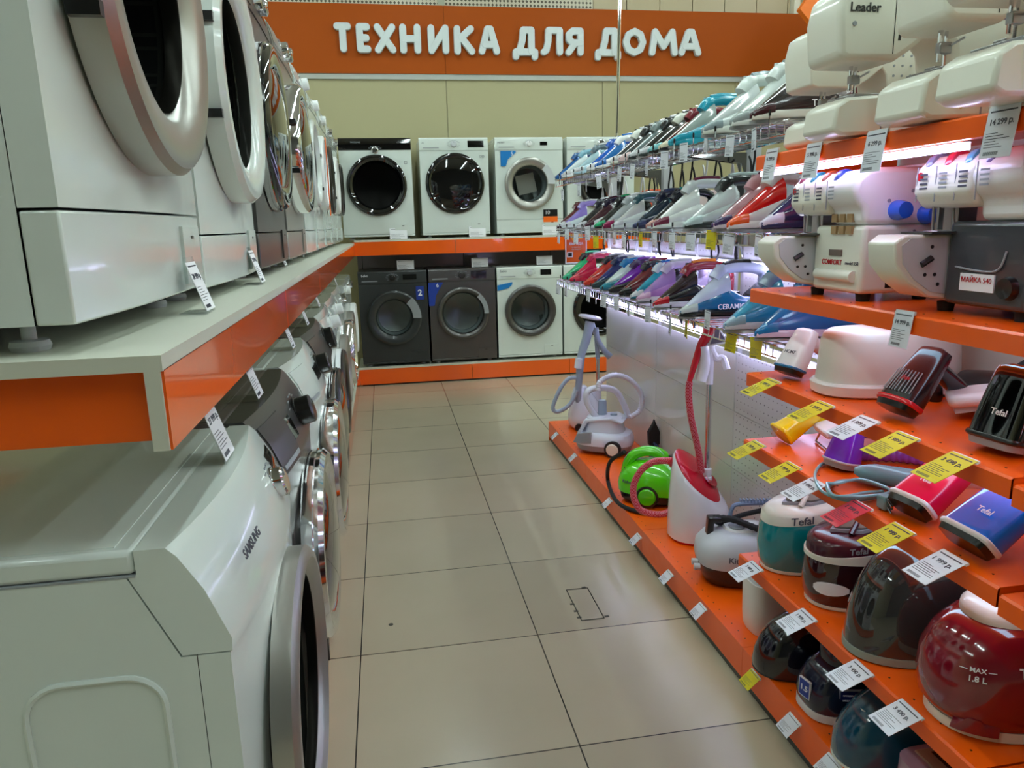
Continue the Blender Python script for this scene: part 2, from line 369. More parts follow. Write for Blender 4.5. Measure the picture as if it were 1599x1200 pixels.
def washer(lab, loc, rot, w=.6, h=.85, d=.5, body=WHITE, front=None, panel=None, ph=.11, bow=.0, slant=0.0, top=None, lower=.1,
           R=.165, RO=.2, dz=.43, t=.045, ringm=SILV, outerm=None, glass=GLASSD, drum=True, handle='none', dial=(0, CHROME, .03, .025), disp=(.17,.1,.035),
           drawer=-1, flap=1, side=False, convex=False, group='washing machines', stickers=(), feet=True, ftz=.025):
    front = front or body; panel = panel or front; top = top or body
    r = thing('washing_machine', lab, 'washing machine', loc, rot, group)
    z0 = ftz; zp = h-ph; hw = w/2
    b = B(); b.prism([(.041, z0), (d, z0), (d, h-.033), (.112, h-.033), (.06, zp), (.041, zp)], 'x', -hw, hw)
    for f_ in [f_ for f_ in b.bm.faces if all(abs(v_.co.y-.041) < 1e-5 for v_ in f_.verts)]: b.bm.faces.remove(f_)
    b.out('cabinet', body, r, bev=0)
    if side:
        for sx in side:
            x = sx*hw
            for ya, yc in ((.085, .25), (.31, .47)):
                P = []; rr_ = .045
                for (cy_, cz_, a0) in ((yc-rr_, z0+.06+rr_, -90), (yc-rr_, zp-.02-rr_, 0), (ya+rr_, zp-.02-rr_, 90), (ya+rr_, z0+.06+rr_, 180)):
                    for k_ in range(7): P.append((cy_+rr_*cos(rad(a0+15*k_)), cz_+rr_*sin(rad(a0+15*k_))))
                P.append(P[0])
                B().tube([(x, p[0], p[1]) for p in P], .0045, 6).out('pressed_rib', body, r)
    # worktop
    b = B(); b.box((-hw, .1, h-.032), (hw, d, h)); b.out('worktop', top, r, bev=.007)
    b = B(); b.box((-hw+.015, .125, h), (hw-.015, d-.02, h+.0012)); b.out('worktop_inlay', top, r)
    if side:
        B().box((-hw-.0008, .1, h-.0345), (hw+.0008, d, h-.032)).out('worktop_seam', GREYP, r)
    # front panel with porthole, lower panel
    b = B(); holed_panel(b, w, z0+lower, zp, dz, R+.012, .0, .04, bow); b.out('front_panel', front, r, ang=50)
    Y = lambda x: -bow*(1-(2*x/w)**2)
    def bowed(x0, x1, za, zb, yoff=0, th=.04, n=12, sl=0):
        rr = []
        for i in range(n+1):
            x = x0+(x1-x0)*i/n
            rr.append([(x, Y(x)+yoff, za), (x, Y(x)+yoff+sl, zb), (x, th+sl, zb), (x, th, za)])
        return B().loft(rr)
    bowed(-hw, hw, z0, z0+lower-.003).out('kick_panel', front, r, bev=.003)
    # control panel (leans back), and the plastic top edge
    rr = []
    for i in range(17):
        x = -hw+w*i/16; y = Y(x)
        rr.append([(x, y-.003, zp+.002), (x, y-.004, zp+.02), (x, y+slant*.5-.003, h-ph*.4), (x, y+slant, h-.012), (x, y+slant+.012, h), (x, .099, h), (x, .099, h-.032), (x, .11, h-.0325), (x, .058, zp+.002)])
    B().loft(rr).out('control_panel', panel, r, ang=30)
    nrm = Vector((0, -(ph-.03), -slant*.7)).normalized(); zc = zp+ph*.5; yc = lambda x: Y(x)-.004+slant*.4
    tilt = math.atan2(slant, ph)
    def panelbox(x0, x1, za, zb, mt, name, par=r, p=.002):
        def F(z):
            zm = h-ph*.4
            if z <= zp: return -.004
            if z <= zp+.02: return -.0035
            if z <= zm: return -.004+(slant*.5+.001)*(z-zp-.02)/(zm-zp-.02)
            return slant*.5-.003+(slant*.5+.003)*min(1, (z-zm)/(h-.012-zm))
        nz = 5 if za > zp and slant else 1; zz_ = sorted([za+(zb-za)*k/nz for k in range(nz+1)] + ([h-ph*.4] if nz > 1 and za < h-ph*.4 < zb else []))
        q_ = []
        for i in range(9):
            x = x0+(x1-x0)*i/8; q_.append([(x, Y(x)+F(z)-p, z) for z in zz_] + [(x, Y(x)+F(z)+.008, z) for z in zz_[::-1]])
        B().loft(q_).out(name, mt, par)
    if dial:
        x, dm, dr, dl = dial[:4]; dzc = dial[4] if len(dial) > 4 else zc
        g = thing.__globals__['bpy'].data.objects.new('dial', None)
        b = B(); b.lathe([(dr*1.12, 0), (dr*1.12, -.005), (dr, -.006), (dr*.97, -dl), (dr*.8, -dl-.003), (0, -dl-.002)], 32, (0,0,0), 'y')
        bpy.data.objects.remove(g)
        o = b.out('dial', dm, r, ang=30); o.location = (x, yc(x)+.004, dzc); o.rotation_euler = (-tilt*.8, 0, 0)
        b = B(); b.box((-.002, -dl-.0045, dr*.35), (.002, -dl+.001, dr*.85)); b.out('pointer', GREYP, o)
        b = B()
        for k in range(12):
            a = rad(-130+k*24) if True else 0
            xx, zz = x+sin(a)*dr*2.0, dzc+cos(a)*dr*1.25
            if abs(zz-zc) < ph*.45: yy_ = Y(xx)-.0048+max(0, (zz-zp)/ph*slant*.97); b.box((xx-.009, yy_, zz-.0012), (xx+.009, yy_+.003, zz+.0012))
        b.out('programme_marks', GREYP, r)
    if disp: x, dw, dh = disp[:3]; panelbox(x-dw/2, x+dw/2, zc-dh/2, zc+dh/2, BGLASS, 'display')
    if drawer:
        x0 = -hw+.02 if drawer < 0 else hw-.18
        panelbox(x0, x0+.16, zp+.012, h-.022, panel, 'detergent_drawer', p=.003)
        panelbox(x0+.012, x0+.148, zp+.022, zp+.03, GREYP if panel is not BLACK else BLACK, 'drawer_grip', p=.004)
    if flap:
        x0 = hw-.17 if flap > 0 else -hw+.03
        panelbox(x0, x0+.14, z0+.012, z0+.105, front, 'filter_flap', p=.001)
        panelbox(x0+.06, x0+.08, z0+.085, z0+.09, BLACK, 'flap_notch', p=.0022)
    # door
    yd = -bow*.8-.002
    door = B().lathe([(RO, 0), (RO, -t*.75), (RO-.01, -t*.97), (RO-.022, -t), (R+.018, -t*.8), (R+.004, -t*.5), (R, -.002)], 64, (0, yd, dz), 'y', cap=False)
    o = door.out('door', outerm or ringm, r, ang=40)
    if outerm:
        B().lathe([(RO+.004, -.001), (RO+.004, -t*.5), (RO, -t*.55), (RO-.003, -t*.3), (RO-.003, -.001)], 64, (0, yd, dz), 'y', cap=False).out('door_rim', ringm, o)
    if convex:
        B().lathe([(R+.01, -t*.75), (R*.9, -t*.95), (R*.6, -t*1.15), (R*.3, -t*1.25), (0, -t*1.28)], 64, (0, yd, dz), 'y').out('door_glass', glass, o, ang=60)
    else:
        B().lathe([(R+.004, -t*.55), (R*.86, -t*.1), (R*.78, .05), (R*.6, .085), (R*.3, .1), (0, .104)], 64, (0, yd, dz), 'y', cap=False).out('door_glass', glass, o, ang=60)
    if drum and not convex:
        B().lathe([(R+.012, .0), (R+.012, .07), (R-.01, .09), (R-.012, .12), (R+.02, .13)], 48, (0, 0, dz), 'y', cap=False).out('door_gasket', GREYP, r)
        dd = B().lathe([(R+.02, .13), (R+.06, .15), (R+.06, d-.09), (R*.8, d-.06), (0, d-.05)], 48, (0, 0, dz), 'y', cap=False).out('drum', STEEL, r)
        for k in range(3):
            a = rad(90+120*k); cx, cz = cos(a)*(R+.035), sin(a)*(R+.035)
            B().box((cx-.02, .16, dz+cz-.02), (cx+.02, d-.12, dz+cz+.02)).out('drum_paddle', LGREY, dd, bev=.01)
    if handle == 'arc':
        rr = []
        for i in range(13):
            a = rad(-2+50*i/12)
            rr.append([((RO-.004)*cos(a), yd-t*1.0, dz+(RO-.004)*sin(a)), ((RO-.004)*cos(a), yd-t*1.25, dz+(RO-.004)*sin(a)), ((R+.008)*cos(a), yd-t*1.15, dz+(R+.008)*sin(a)), ((R+.012)*cos(a), yd-t*.8, dz+(R+.012)*sin(a))])
        B().loft(rr).out('door_handle', LGREY if ringm is SILV else GREYP, o)
    elif handle == 'notch':
        for s in (-.1, .07):
            B().box((-RO-.0012, yd-t*.8, dz+s), (-RO+.012, yd-t*.1, dz+s+.016)).out('hinge_notch', BLACK, o)
    elif handle == 'tab':
        B().box((RO-.03, yd-t-.012, dz-.05), (RO+.004, yd-t+.004, dz+.05)).out('door_handle', outerm or ringm, o, bev=.005)
    for (x, z, sw, sh_, sm, txt) in stickers:
        panelbox(x-sw/2, x+sw/2, z-sh_/2, z+sh_/2, sm, 'sticker', p=-.0028)
        if txt: text(txt, sh_*.6, PAPER, r, (x, Y(x)-.0016, z), name='sticker_text', align='CENTER')
    if feet:
        for sx in (-1, 1):
            for y in (.075, d-.05):
                B().lathe([(.02, 0), (.022, .006), (.02, .012), (.008, .013), (.008, z0+.004)], 20, (sx*(hw-.06), y, 0), 'z').out('foot', LGREY, r)
    return r
R90 = pi/2
def small_text(r, s, size, x, z, bow=0, m_=INK, w=.6, y=-.0055): text(s, size, m_, r, (x, -bow*(1-(2*x/w)**2)+y, z), name='maker_mark')
# upper left row, nearest first
XU = -.335
UP = [('white washing machine with silver ringed door, nearest on the upper left shelf', dict(side=[-1], body=WHITE, ftz=.034, ringm=SILV, RO=.25, R=.16, t=.05, dz=.46, handle='notch', bow=.012, glass=GLASSD, lower=.125)),
      ('white washing machine with white ringed door and pale panel, second on the upper left shelf', dict(body=WHITE, ringm=WHITE, RO=.25, R=.17, t=.05, dz=.44, handle='notch', bow=.012)),
      ('dark grey washing machine with mirror black door on the upper left shelf', dict(body=DSILV, ringm=CHROME, outerm=BGLASS, RO=.24, R=.16, t=.045, dz=.43, convex=True, glass=BGLASS, bow=.006, panel=DSILV, slant=.02)),
      ('silver washing machine with polished chrome rimmed black door on the upper left shelf', dict(body=SILV, ringm=CHROME, RO=.24, R=.17, t=.06, dz=.43, handle='notch', bow=.006, convex=True, glass=BGLASS, slant=.02)),
      ('white washing machine with thin white door ring, fifth on the upper left shelf', dict(body=WHITE, ringm=WHITE, RO=.2, R=.15, dz=.43, bow=.01, slant=.02, dial=(.05, WPLAS, .028, .03))),
      ('white washing machine with an orange strip sticker across its door on the upper left shelf', dict(body=WHITE, ringm=WPLAS, RO=.2, R=.15, dz=.43, bow=.006, slant=.02, dial=(.05, WPLAS, .028, .03), handle='notch')),
      ('white washing machine with black door, seventh on the upper left shelf', dict(body=WHITE, ringm=CHROME, outerm=BLACK, RO=.21, R=.15, dz=.43, dial=(.0, WPLAS, .028, .025))),
      ('white washing machine standing second from the corner on the upper left shelf', dict(body=WHITE, ringm=WPLAS, RO=.2, R=.15, dz=.43, dial=(.0, CHROME, .028, .025), handle='notch')),
      ('white washing machine standing deepest in the corner of the upper left shelf', dict(body=WHITE, ringm=SILV, outerm=BLACK, RO=.2, R=.15, dz=.43))]
ys_u = [.868, 1.485, 2.15, 2.80, 3.44, 4.07, 4.70, 5.33, 5.96]
for (lab, kw), y in zip(UP, ys_u):
    d_ = dict(w=.6, h=.85, d=.52, ph=.115, group='washing machines on the upper left shelf'); d_.update(kw)
    r = washer(lab, (XU, y+.3, ZS), R90, **d_)
    if 'orange strip' in lab: B().box((-.03, -.056, .2), (.03, -.0535, .62)).out('strip_sticker', mat('orange_strip', (255, 110, 10), .4), r)
    if 'mirror' in lab or 'polished' in lab: B().lathe([(.026, 0), (.026, -.03), (.02, -.034), (0, -.034)], 24, (.06, -.0, .79), 'y').out('knob', CHROME, r)
# lower left row, nearest first
LO = [('white washing machine with chrome dial, nearest in the lower left row', dict(side=[-1], body=WHITE, ringm=SILV, RO=.235, R=.185, t=.04, dz=.455, bow=.028, slant=.05, ph=.15, dial=(.14, CHROME, .028, .02), disp=(.225,.08,.08), drawer=0, glass=GLASSD)),
      ('dark silver washing machine with black and chrome knob in the lower left row', dict(body=DSILV, ringm=CHROME, outerm=CHROME, RO=.235, R=.17, t=.05, dz=.45, bow=.022, slant=.05, ph=.14, dial=(.05, BLACK, .036, .04), convex=True, glass=BGLASS, top=mat('brown_grey_top', (92, 82, 78), .3), disp=(-.1,.08,.05))),
      ('white washing machine with black knob and chrome door frame in the lower left row', dict(body=WHITE, ringm=CHROME, RO=.23, R=.17, t=.05, dz=.45, bow=.03, slant=.05, ph=.14, dial=(.1, BLACK, .034, .04), disp=(0,.1,.04), convex=True, glass=BGLASS)),
      ('brown topped dark washing machine with large black dial in the lower left row', dict(body=DSILV, ringm=CHROME, outerm=BLACK, RO=.22, R=.16, t=.045, dz=.45, bow=.02, slant=.045, ph=.14, dial=(.1, BLACK, .045, .035), top=mat('brown_grey_top', (92, 82, 78), .3), convex=True, glass=BGLASS)),
      ('white washing machine with round white knob and black door, fifth in the lower left row', dict(body=WHITE, ringm=WPLAS, outerm=BLACK, RO=.21, R=.15, dz=.44, bow=.015, slant=.04, ph=.14, dial=(.05, WPLAS, .032, .04))),
      ('white washing machine with square edged front and white knob, sixth in the lower left row', dict(body=WHITE, ringm=SILV, RO=.2, R=.15, dz=.44, bow=.008, slant=.03, ph=.14, dial=(.05, WPLAS, .03, .035))),
      ('white washing machine with glossy chrome ringed door, seventh in the lower left row', dict(body=WHITE, ringm=CHROME, RO=.21, R=.16, t=.06, dz=.44, bow=.008, slant=.03, ph=.13, dial=(.05, CHROME, .03, .03))),
      ('white washing machine with slim panel, eighth in the lower left row', dict(body=WHITE, ringm=SILV, RO=.2, R=.15, dz=.44, ph=.12, dial=(.05, WPLAS, .03, .03))),
      ('white washing machine at the far corner end of the lower left row', dict(body=WHITE, ringm=WPLAS, RO=.2, R=.15, dz=.44, ph=.12))]
for i, (lab, kw) in enumerate(LO):
    d_ = dict(w=.588, h=.85, d=.52, group='washing machines in the lower left row'); d_.update(kw)
    xf = (-.225, -.24, -.25, -.26, -.27, -.28, -.285, -.285, -.29)[i]
    q_ = washer(lab, (xf, .905+.61*i+.294, ZP), R90, **d_)
    if i == 0:
        text('SAMSUNG', .02, INK, q_, (-.215, -.0135, .795), (1, -.05, 0), (0, .33, 1), name='maker_mark', bold=.02)
# back rows
def xat(u, v): return ay(u, v, YB).x
bt = [('white washing machine with black control strip, leftmost on the upper back shelf', 527, 641, dict(ringm=BLACK, outerm=BGLASS, RO=.25, R=.2, t=.03, dz=.455, lower=.02, panel=BGLASS, ph=.1, dial=(.0, CHROME, .026, .03, .745), disp=None, drawer=0, glass=GLASSD)),
      ('white washing machine with plain black glass door, second on the upper back shelf', 654, 762, dict(ringm=BLACK, outerm=BGLASS, RO=.252, R=.2, t=.026, dz=.462, lower=.02, dial=(.0, LGREY, .025, .025), disp=(.19,.14,.055), glass=BGLASS, convex=True)),
      ('white washing machine with silver door ring and leaflet inside drum on the upper back shelf', 773, 879, dict(ringm=SILV, RO=.224, R=.15, t=.035, dz=.45, dial=(.0, WPLAS, .022, .025), disp=(.13,.065,.03), glass=GLASSC, handle='arc', lower=.12)),
      ('white washing machine half hidden behind the irons, right on the upper back shelf', 886, 992, dict(ringm=SILV, outerm=BLACK, RO=.21, R=.15, t=.04, dz=.43))]
bl = []
for lab, u0, u1, kw in bt:
    x0, x1 = xat(u0, 215), xat(u1, 213); d_ = dict(h=.845, d=.48, ph=.11, w=x1-x0); d_.update(kw)
    bl.append(washer(lab, ((x0+x1)/2, YB+.01, ZSB), 0, group='washing machines on the upper back shelf', **d_))
r = bl[2]
x0 = -.15
o = B().box((-.085, 0, -.085), (.085, .003, .085)).out('leaflet', mat('leaflet', (226,214,206), .6), r); o.location = (-.01, .115, .455); o.rotation_euler = (0, rad(-12), 0)
B().prism([(-.255, .73), (-.12, .73), (-.12, .715), (-.19, .66), (-.21, .6), (-.255, .6)], 'y', -.0065, -.003).out('blue_sticker', STICKB, r)
text('5', .045, PAPER, r, (-.165, -.0072, .705), name='sticker_text')
B().box((.12, -.0065, .165), (.25, -.003, .225)).out('black_sticker', BLACK, r)
B().box((.12, -.0065, .115), (.25, -.003, .163)).out('orange_sticker', mat('orange_strip', (255,110,10), .4), r)
text('10', .045, PAPER, r, (.135, -.0072, .197), name='sticker_text')
small_text(bl[1], 'LG', .02, -.28, .80); small_text(bl[1], 'DD', .03, .22, .685)
small_text(bl[0], 'SAMSUNG', .018, -.2, .81, m_=GREYP, y=-.0065); small_text(bl[0], '□', .03, .24, .64)
bb = [('black washing machine with dark grey door ring, left in the lower back row', 558, 666, 421, dict(body=ANTH, ringm=ANTH, RO=.24, R=.155, lower=.02, t=.04, dz=.44, dial=(.0, BLACK, .025, .025), disp=(.15,.12,.045), handle='arc', glass=GLASSC, flap=1, panel=ANTH)),
      ('graphite silver washing machine with dark metal door ring in the lower back row', 669, 773, 418, dict(body=DSILV, ringm=DSILV, RO=.232, R=.18, t=.04, dz=.455, lower=.02, dial=(.0, BLACK, .028, .025), disp=(.15,.14,.07), handle='arc', glass=GLASSC)),
      ('white washing machine with silver grey door ring in the lower back row', 776, 878, 414, dict(ringm=DSILV, RO=.236, R=.17, lower=.02, t=.04, dz=.45, dial=(.0, LGREY, .024, .025), disp=(.15,.1,.05), glass=GLASSC)),
      ('white washing machine with big black door behind the garment steamer stand', 881, 992, 412, dict(ringm=BLACK, outerm=BGLASS, RO=.25, R=.18, t=.03, dz=.44, lower=.02, glass=GLASSD))]
bq = []
for lab, u0, u1, v, kw in bb:
    x0, x1 = xat(u0, v), xat(u1, v); d_ = dict(h=.85, d=.48, ph=.11, w=x1-x0); d_.update(kw)
    bq.append(washer(lab, ((x0+x1)/2, YB+.01, ZP), 0, group='washing machines in the lower back row', **d_))
DB = mat('navy_sticker', (24, 56, 150), .4)
def stk(r, x0, x1, z0, z1, m_, t, sz):
    o = B().box((x0, -.0065, z0), (x1, -.003, z1)).out('sticker', m_, r)
    if t: text(t, sz, PAPER, o, ((x0+x1)/2, -.0072, (z0+z1)/2), name='sticker_text', align='CENTER', bold=.02)
stk(bq[0], .2, .27, .59, .71, DB, '2', .075)
o = B().prism([(-.305, .735), (-.17, .735), (-.24, .62), (-.255, .53), (-.305, .53)], 'y', -.0065, -.003).out('sticker', DB, bq[1]); text('6', .05, PAPER, o, (-.235, -.0072, .71), name='sticker_text')
o = B().prism([(-.3, .69), (-.16, .715), (-.165, .69), (-.2, .66), (-.3, .64)], 'y', -.0065, -.003).out('sticker', STICKB, bq[2])
for q in (bq[0], bq[2]): small_text(q, 'beko', .03, -.27, .815, m_=PAPER if q is bq[0] else INK)
small_text(bl[2], 'INDESIT', .018, -.28, .8)
# ---------------- right gondola: base, panels, shelves, wire racks ----------------
BY = [.07, .97, 1.865, 2.76, 3.655, 4.56]; XF = 1.0; XS = .972; XP = 1.39; ZB = .13
PERFW = None
def pegmat():
    mt = mat('perforated_panel', (205, 206, 205), .14, coat=.4); nt = mt.node_tree; N, L = nt.nodes.new, nt.links.new; bs = nt.nodes['Principled BSDF']
    tc = N('ShaderNodeTexCoord'); v = N('ShaderNodeVectorMath'); v.operation = 'SCALE'; v.inputs[3].default_value = 32; L(tc.outputs['Object'], v.inputs[0])
    fr = N('ShaderNodeVectorMath'); fr.operation = 'FRACTION'; L(v.outputs[0], fr.inputs[0])
    su = N('ShaderNodeVectorMath'); su.operation = 'SUBTRACT'; L(fr.outputs[0], su.inputs[0]); su.inputs[1].default_value = (.5,.5,.5)
    mu = N('ShaderNodeVectorMath'); mu.operation = 'MULTIPLY'; L(su.outputs[0], mu.inputs[0]); mu.inputs[1].default_value = (0,1,1)
    ln = N('ShaderNodeVectorMath'); ln.operation = 'LENGTH'; L(mu.outputs[0], ln.inputs[0])
    lt = N('ShaderNodeMath'); lt.operation = 'LESS_THAN'; L(ln.outputs['Value'], lt.inputs[0]); lt.inputs[1].default_value = .085
    mx = N('ShaderNodeMix'); mx.data_type = 'RGBA'; L(lt.outputs[0], mx.inputs[0]); mx.inputs[6].default_value = lin((.82,.82,.82))+(1,); mx.inputs[7].default_value = lin((.35,.34,.36))+(1,)
    L(mx.outputs[2], bs.inputs['Base Color']); return mt
PEG = pegmat(); PANEL = mat('glossy_panel', (206, 207, 202), .12, coat=.4)
STANDP = mat('stand_paint', (188, 190, 188), .4)
g = thing('gondola', 'long steel display gondola with pale glossy back panels', 'display stand', (0,0,0))
fs = thing('foot_shelf', 'long orange perforated foot shelf on the floor along the right side', 'shelf', (0,0,0))
zs = [.13, .375, .62, .868]
for i in range(5):
    y0, y1 = BY[i], BY[i+1]
    for z0, z1 in zip(zs, zs[1:]): B().box((XP, y0+.0015, z0+.0015), (XP+.012, y1-.0015, z1-.0015)).out('back_panel', PEG if i < 3 else PANEL, g, bev=.001)
    z1 = 1.3 if i > 1 else 1.9
    for a, c in ((.94, 1.10), (1.10, 1.3)) if i > 1 else (): B().box((XP, y0+.03, a), (XP+.01, y1-.03, c-.002)).out('back_panel', PEG, g)
    if i < 2:
        for a, c in ((.87, 1.15), (1.15, 1.5), (1.5, 1.85)): B().box((XP, y0+.002, a), (XP+.01, y1-.002, c-.002)).out('back_panel', mat('pinkish_panel', (206, 196, 180), .3), g)
    b = B().box((XF+.004, y0+.001, ZB-.003), (XP, y1-.001, ZB)); 
    b.box((XF, y0+.001, .03), (XF+.004, y1-.001, ZB)); o = b.out('base_shelf', ORSH, fs)
    b = B()
    for y in [y0+.045+.045*k for k in range(19)]:
        if y < y1-.02: b.lathe([(.0022, ZB), (.0022, ZB+.0006)], 8, (XF+.03, y, 0))
    b.out('shelf_hole_row', BLACK, o)
    B().box((XF+.01, y0, 0), (XF+.02, y1, .03)).out('plinth', BLACK, fs)
for i, y in enumerate(BY):
    B().box((XP+.015, y-.02, 0), (XP+.06, y+.02, 1.72 if i > 2 else 1.95)).out('upright', STANDP, g)
B().box((XF, BY[-1]-.001, .0), (XP-.002, BY[-1]+.002, ZB)).out('base_end', ORSH, fs)
# other side of the gondola: foot shelf
B().box((XP+.06, BY[0], .0), (XP+.42, BY[-1], ZB)).out('rear_base', ORSH, g)
# orange shelves
def shelf(z, y0, y1, lab, x0=XS, dp=.418, th=.036, led=False, brk=True):
    r = thing('metal_shelf', lab, 'shelf', (0, 0, 0))
    b = B(); P = [(x0, z-th), (x0, z-.004), (x0+.004, z), (XP-.002, z), (XP-.002, z-.003), (x0+.006, z-.003), (x0+.004, z-.006), (x0+.004, z-th+.002), (x0+.02, z-th+.002), (x0+.02, z-th)]
    b.prism(P, 'y', y0+.002, y1-.002); o = b.out('shelf_plate', ORSH, r, ang=25)
    for y in (y0+.002, y1-.004): B().box((x0+.001, y, z-th), (XP-.01, y+.002, z-.002)).out('shelf_end', ORSH, r)
    b = B(); y = y0+.045
    while y < y1-.02: b.lathe([(.0022, z), (.0022, z+.0006)], 8, (x0+.03, y, 0)); y += .075
    b.out('hole_row', BLACK, r)
    if brk:
        for y in (y0+.006, y1-.009): B().prism([(XP-.012, z-.09), (XP, z-.09), (XP, z-th), (x0+.12, z-th), (x0+.12, z-th-.01)], 'y', y, y+.003).out('bracket', ORSH, r)
    if led:
        t = B().box((x0+.01, y0+.19, z-th-.016), (x0+.024, y1-.01, z-th-.003)).out('led_strip', LED, r)
    if z in (1.214, .982, .79):
        B().box((x0+.1, y0+.02, z-th-.008), (x0+.125, y1-.02, z-.006)).out('added_fill_strip', LED_FILL, r)  # unseen strips added to brighten the goods; only the overlocker shelf's is inferred
    return r
SA, SB_, SC_, SD_, SE_ = 1.557, 1.214, .982, .79, .441
for z, n, led in ((SA, 'topmost orange metal shelf carrying the sewing machines', 1), (SB_, 'orange metal shelf carrying the overlockers', 0), (SC_, 'orange metal shelf carrying the white oval box and black steamers', 0),
               (SD_, 'orange metal shelf carrying the yellow, purple and pink handheld steamers', 0), (SE_, 'lowest raised orange metal shelf carrying the steam stations', 0)):
    shelf(z, BY[1], BY[2], n, led=led)
for z, n in ((SA, 'topmost'), (SB_, 'second from top'), (SC_-.01, 'third from top'), (SD_-.01, 'fourth from top'), (SE_, 'lowest')):
    shelf(z, BY[0], BY[1]-.001, 'orange metal shelf of the nearest section at the right edge, ' + n, led=(z == SA), brk=True)
# LED strips over the back panels
for z in (.905, 1.213):
    r = thing('led_strip_light', 'bright violet white strip light ' + ('just above the pale back panels' if z < 1 else 'behind the handles of the lowest iron row'), 'strip light', (0,0,0))
    for y0, y1 in zip(BY[2:], BY[3:]):
        B().box((XP-.04, y0+.02, z), (XP-.022, y1-.02, z+.013)).out('light_tube', LED, r)
        B().box((XP-.012, y0+.015, z-.006), (XP-.002, y1-.015, z+.024)).out('light_housing', WPLAS, r)
# wire racks
WX = 1.065
for z, nm in ((1.655, 'top'), (1.36, 'middle'), (1.055, 'lowest')):
    for j, (y0, y1) in enumerate(zip(BY[2:], BY[3:])):
        r = thing('wire_rack', 'chromed wire rack of the %s iron row, %s section' % (nm, ('nearest', 'middle', 'farthest')[j]), 'rack')
        for x, nn in ((WX, 'front_rail'), (WX+.16, 'middle_rail'), (XP-.045, 'rear_rail')): B().tube([(x, y0+.01, z-.006), (x, y1-.01, z-.006)], .0035, 6).out(nn, CHROME, r)
        B().tube([(WX, y0+.01, z-.04), (WX, y1-.01, z-.04)], .0028, 6).out('tag_rail', CHROME, r)
        b = B(); y = y0+.03
        while y < y1-.01:
            b.tube([(XP-.045, y, z-.003), (WX, y, z-.003), (WX, y, z-.04)], .0022, 5); y += .0425
        b.out('wire_grid', CHROME, r)
        for k in range(5):
            y = y0+.1+k*.17
            st = B().tube([(WX-.006, y, z-.03), (WX-.006, y, z+.022)], .0022, 5).out('stop_pin', CHROME, r)
            B().lathe([(.0035, z+.016), (.0035, z+.032)], 8, (WX-.006, y, 0)).out('pin_cap', BLACK, st)
        for y in (y0+.02, y1-.02):
            B().prism([(XP, z-.11), (XP, z-.01), (WX+.05, z-.01), (WX+.05, z-.016), (XP-.02, z-.05)], 'y', y-.0015, y+.0015).out('bracket', CHROME, r)
    # hanging frames under the top tiers
# hanging rod
a, c = ay(968.5, 0, 4.62), ay(964, 208, 4.62)
dv = (a-c)/(a.z-c.z); a = a+dv*(ZC-a.z)
o = B().tube([tuple(c), tuple(a-dv*.001)], .011, 10).out('ceiling_rod', CHROME); tag(o, 'thin chrome rod hanging from the ceiling at the far end of the gondola', 'rod')
e = B().tube([(c.x, c.y, c.z), (XP+.03, 4.57, 1.70)], .008, 8).out('rod_hook', CHROME, o)
# far side of gondola seen through the wires: packets
rr = random.Random(3)
for k, (y, z, s, cl, lab) in enumerate([(3.1, 1.42, .17, (30,30,34), 'black packet'), (2.62, 1.42, .2, (190,200,205), 'pale grey carton'), (2.25, 1.42, .16, (44,44,48), 'dark grey carton'), (3.6, 1.42, .15, (214,190,190), 'pinkish carton'), (4.1, 1.42, .15, (226,90,50), 'orange and white packet'), (2.05, 1.42, .19, (196,204,206), 'light silver carton')]):
    t = thing('carton', lab + ' on the far side of the gondola behind the top wire rack', 'box', (XP+.17, y, 1.40))
    B().box((-.08, -s/2, 0), (.08, s/2, .14+.03*(k % 3))).out('box_body', mat('carton_%d' % k, cl, .4), t, bev=.003)
    B().box((-.0806, -s/2+.02, .03), (-.08, s/2-.05, .09)).out('box_label', mat('carton_label', (200,200,205), .4), t)
t = thing('rear_shelf', 'pale shelf on the far side of the gondola carrying cartons', 'shelf', (0,0,0))
B().box((XP+.065, BY[2], 1.375), (XP+.4, BY[-1], 1.4)).out('shelf_plate', STANDP, t)

# ---------------- price tags ----------------
def card(par, w, h, mt_, price, th=.001, txt=True):
    b = B().box((-w/2, -th, -h/2), (w/2, 0, h/2)).out('card', mt_, par)
    y = -th-.0003
    q = B(); rr = random.Random(int(w*1e4)+len(price))
    q.box((-w*.42, y, h*.40), (w*.42, y+.0003, h*.43))
    for k in range(6):
        z = -.02*h - k*.055*h; q.box((-w*.42, y, z), (-w*.42+w*rr.uniform(.35, .8), y+.0003, z+.012*h))
    x = -w*.38
    while x < w*.1: q.box((x, y, -h*.45), (x+w*.012, y+.0003, -h*.38)); x += w*.03
    q.out('print', INK, b)
    if price: text(price, h*.16, INK, b, (0, y, h*.2), name='price', align='CENTER', bold=.01)
    return b
def tagv(lab, p, w=.05, h=.07, mt_=PAPER, price='', rot=(0,0,0), grp=None, kind='hang'):
    r = thing('price_tag', lab, 'price tag', p, rot, grp)
    c = card(r, w, h, mt_, price)
    B().box((-w/2-.002, -.0018, -h/2-.002), (w/2+.002, -.0016, h/2+.003)).out('sleeve', ACRYL, r)
    B().box((-w/2, .0, h/2-.004), (w/2, .004, h/2+.003)).out('clip', ACRYL if kind == 'hang' else WPLAS, r)
    return r
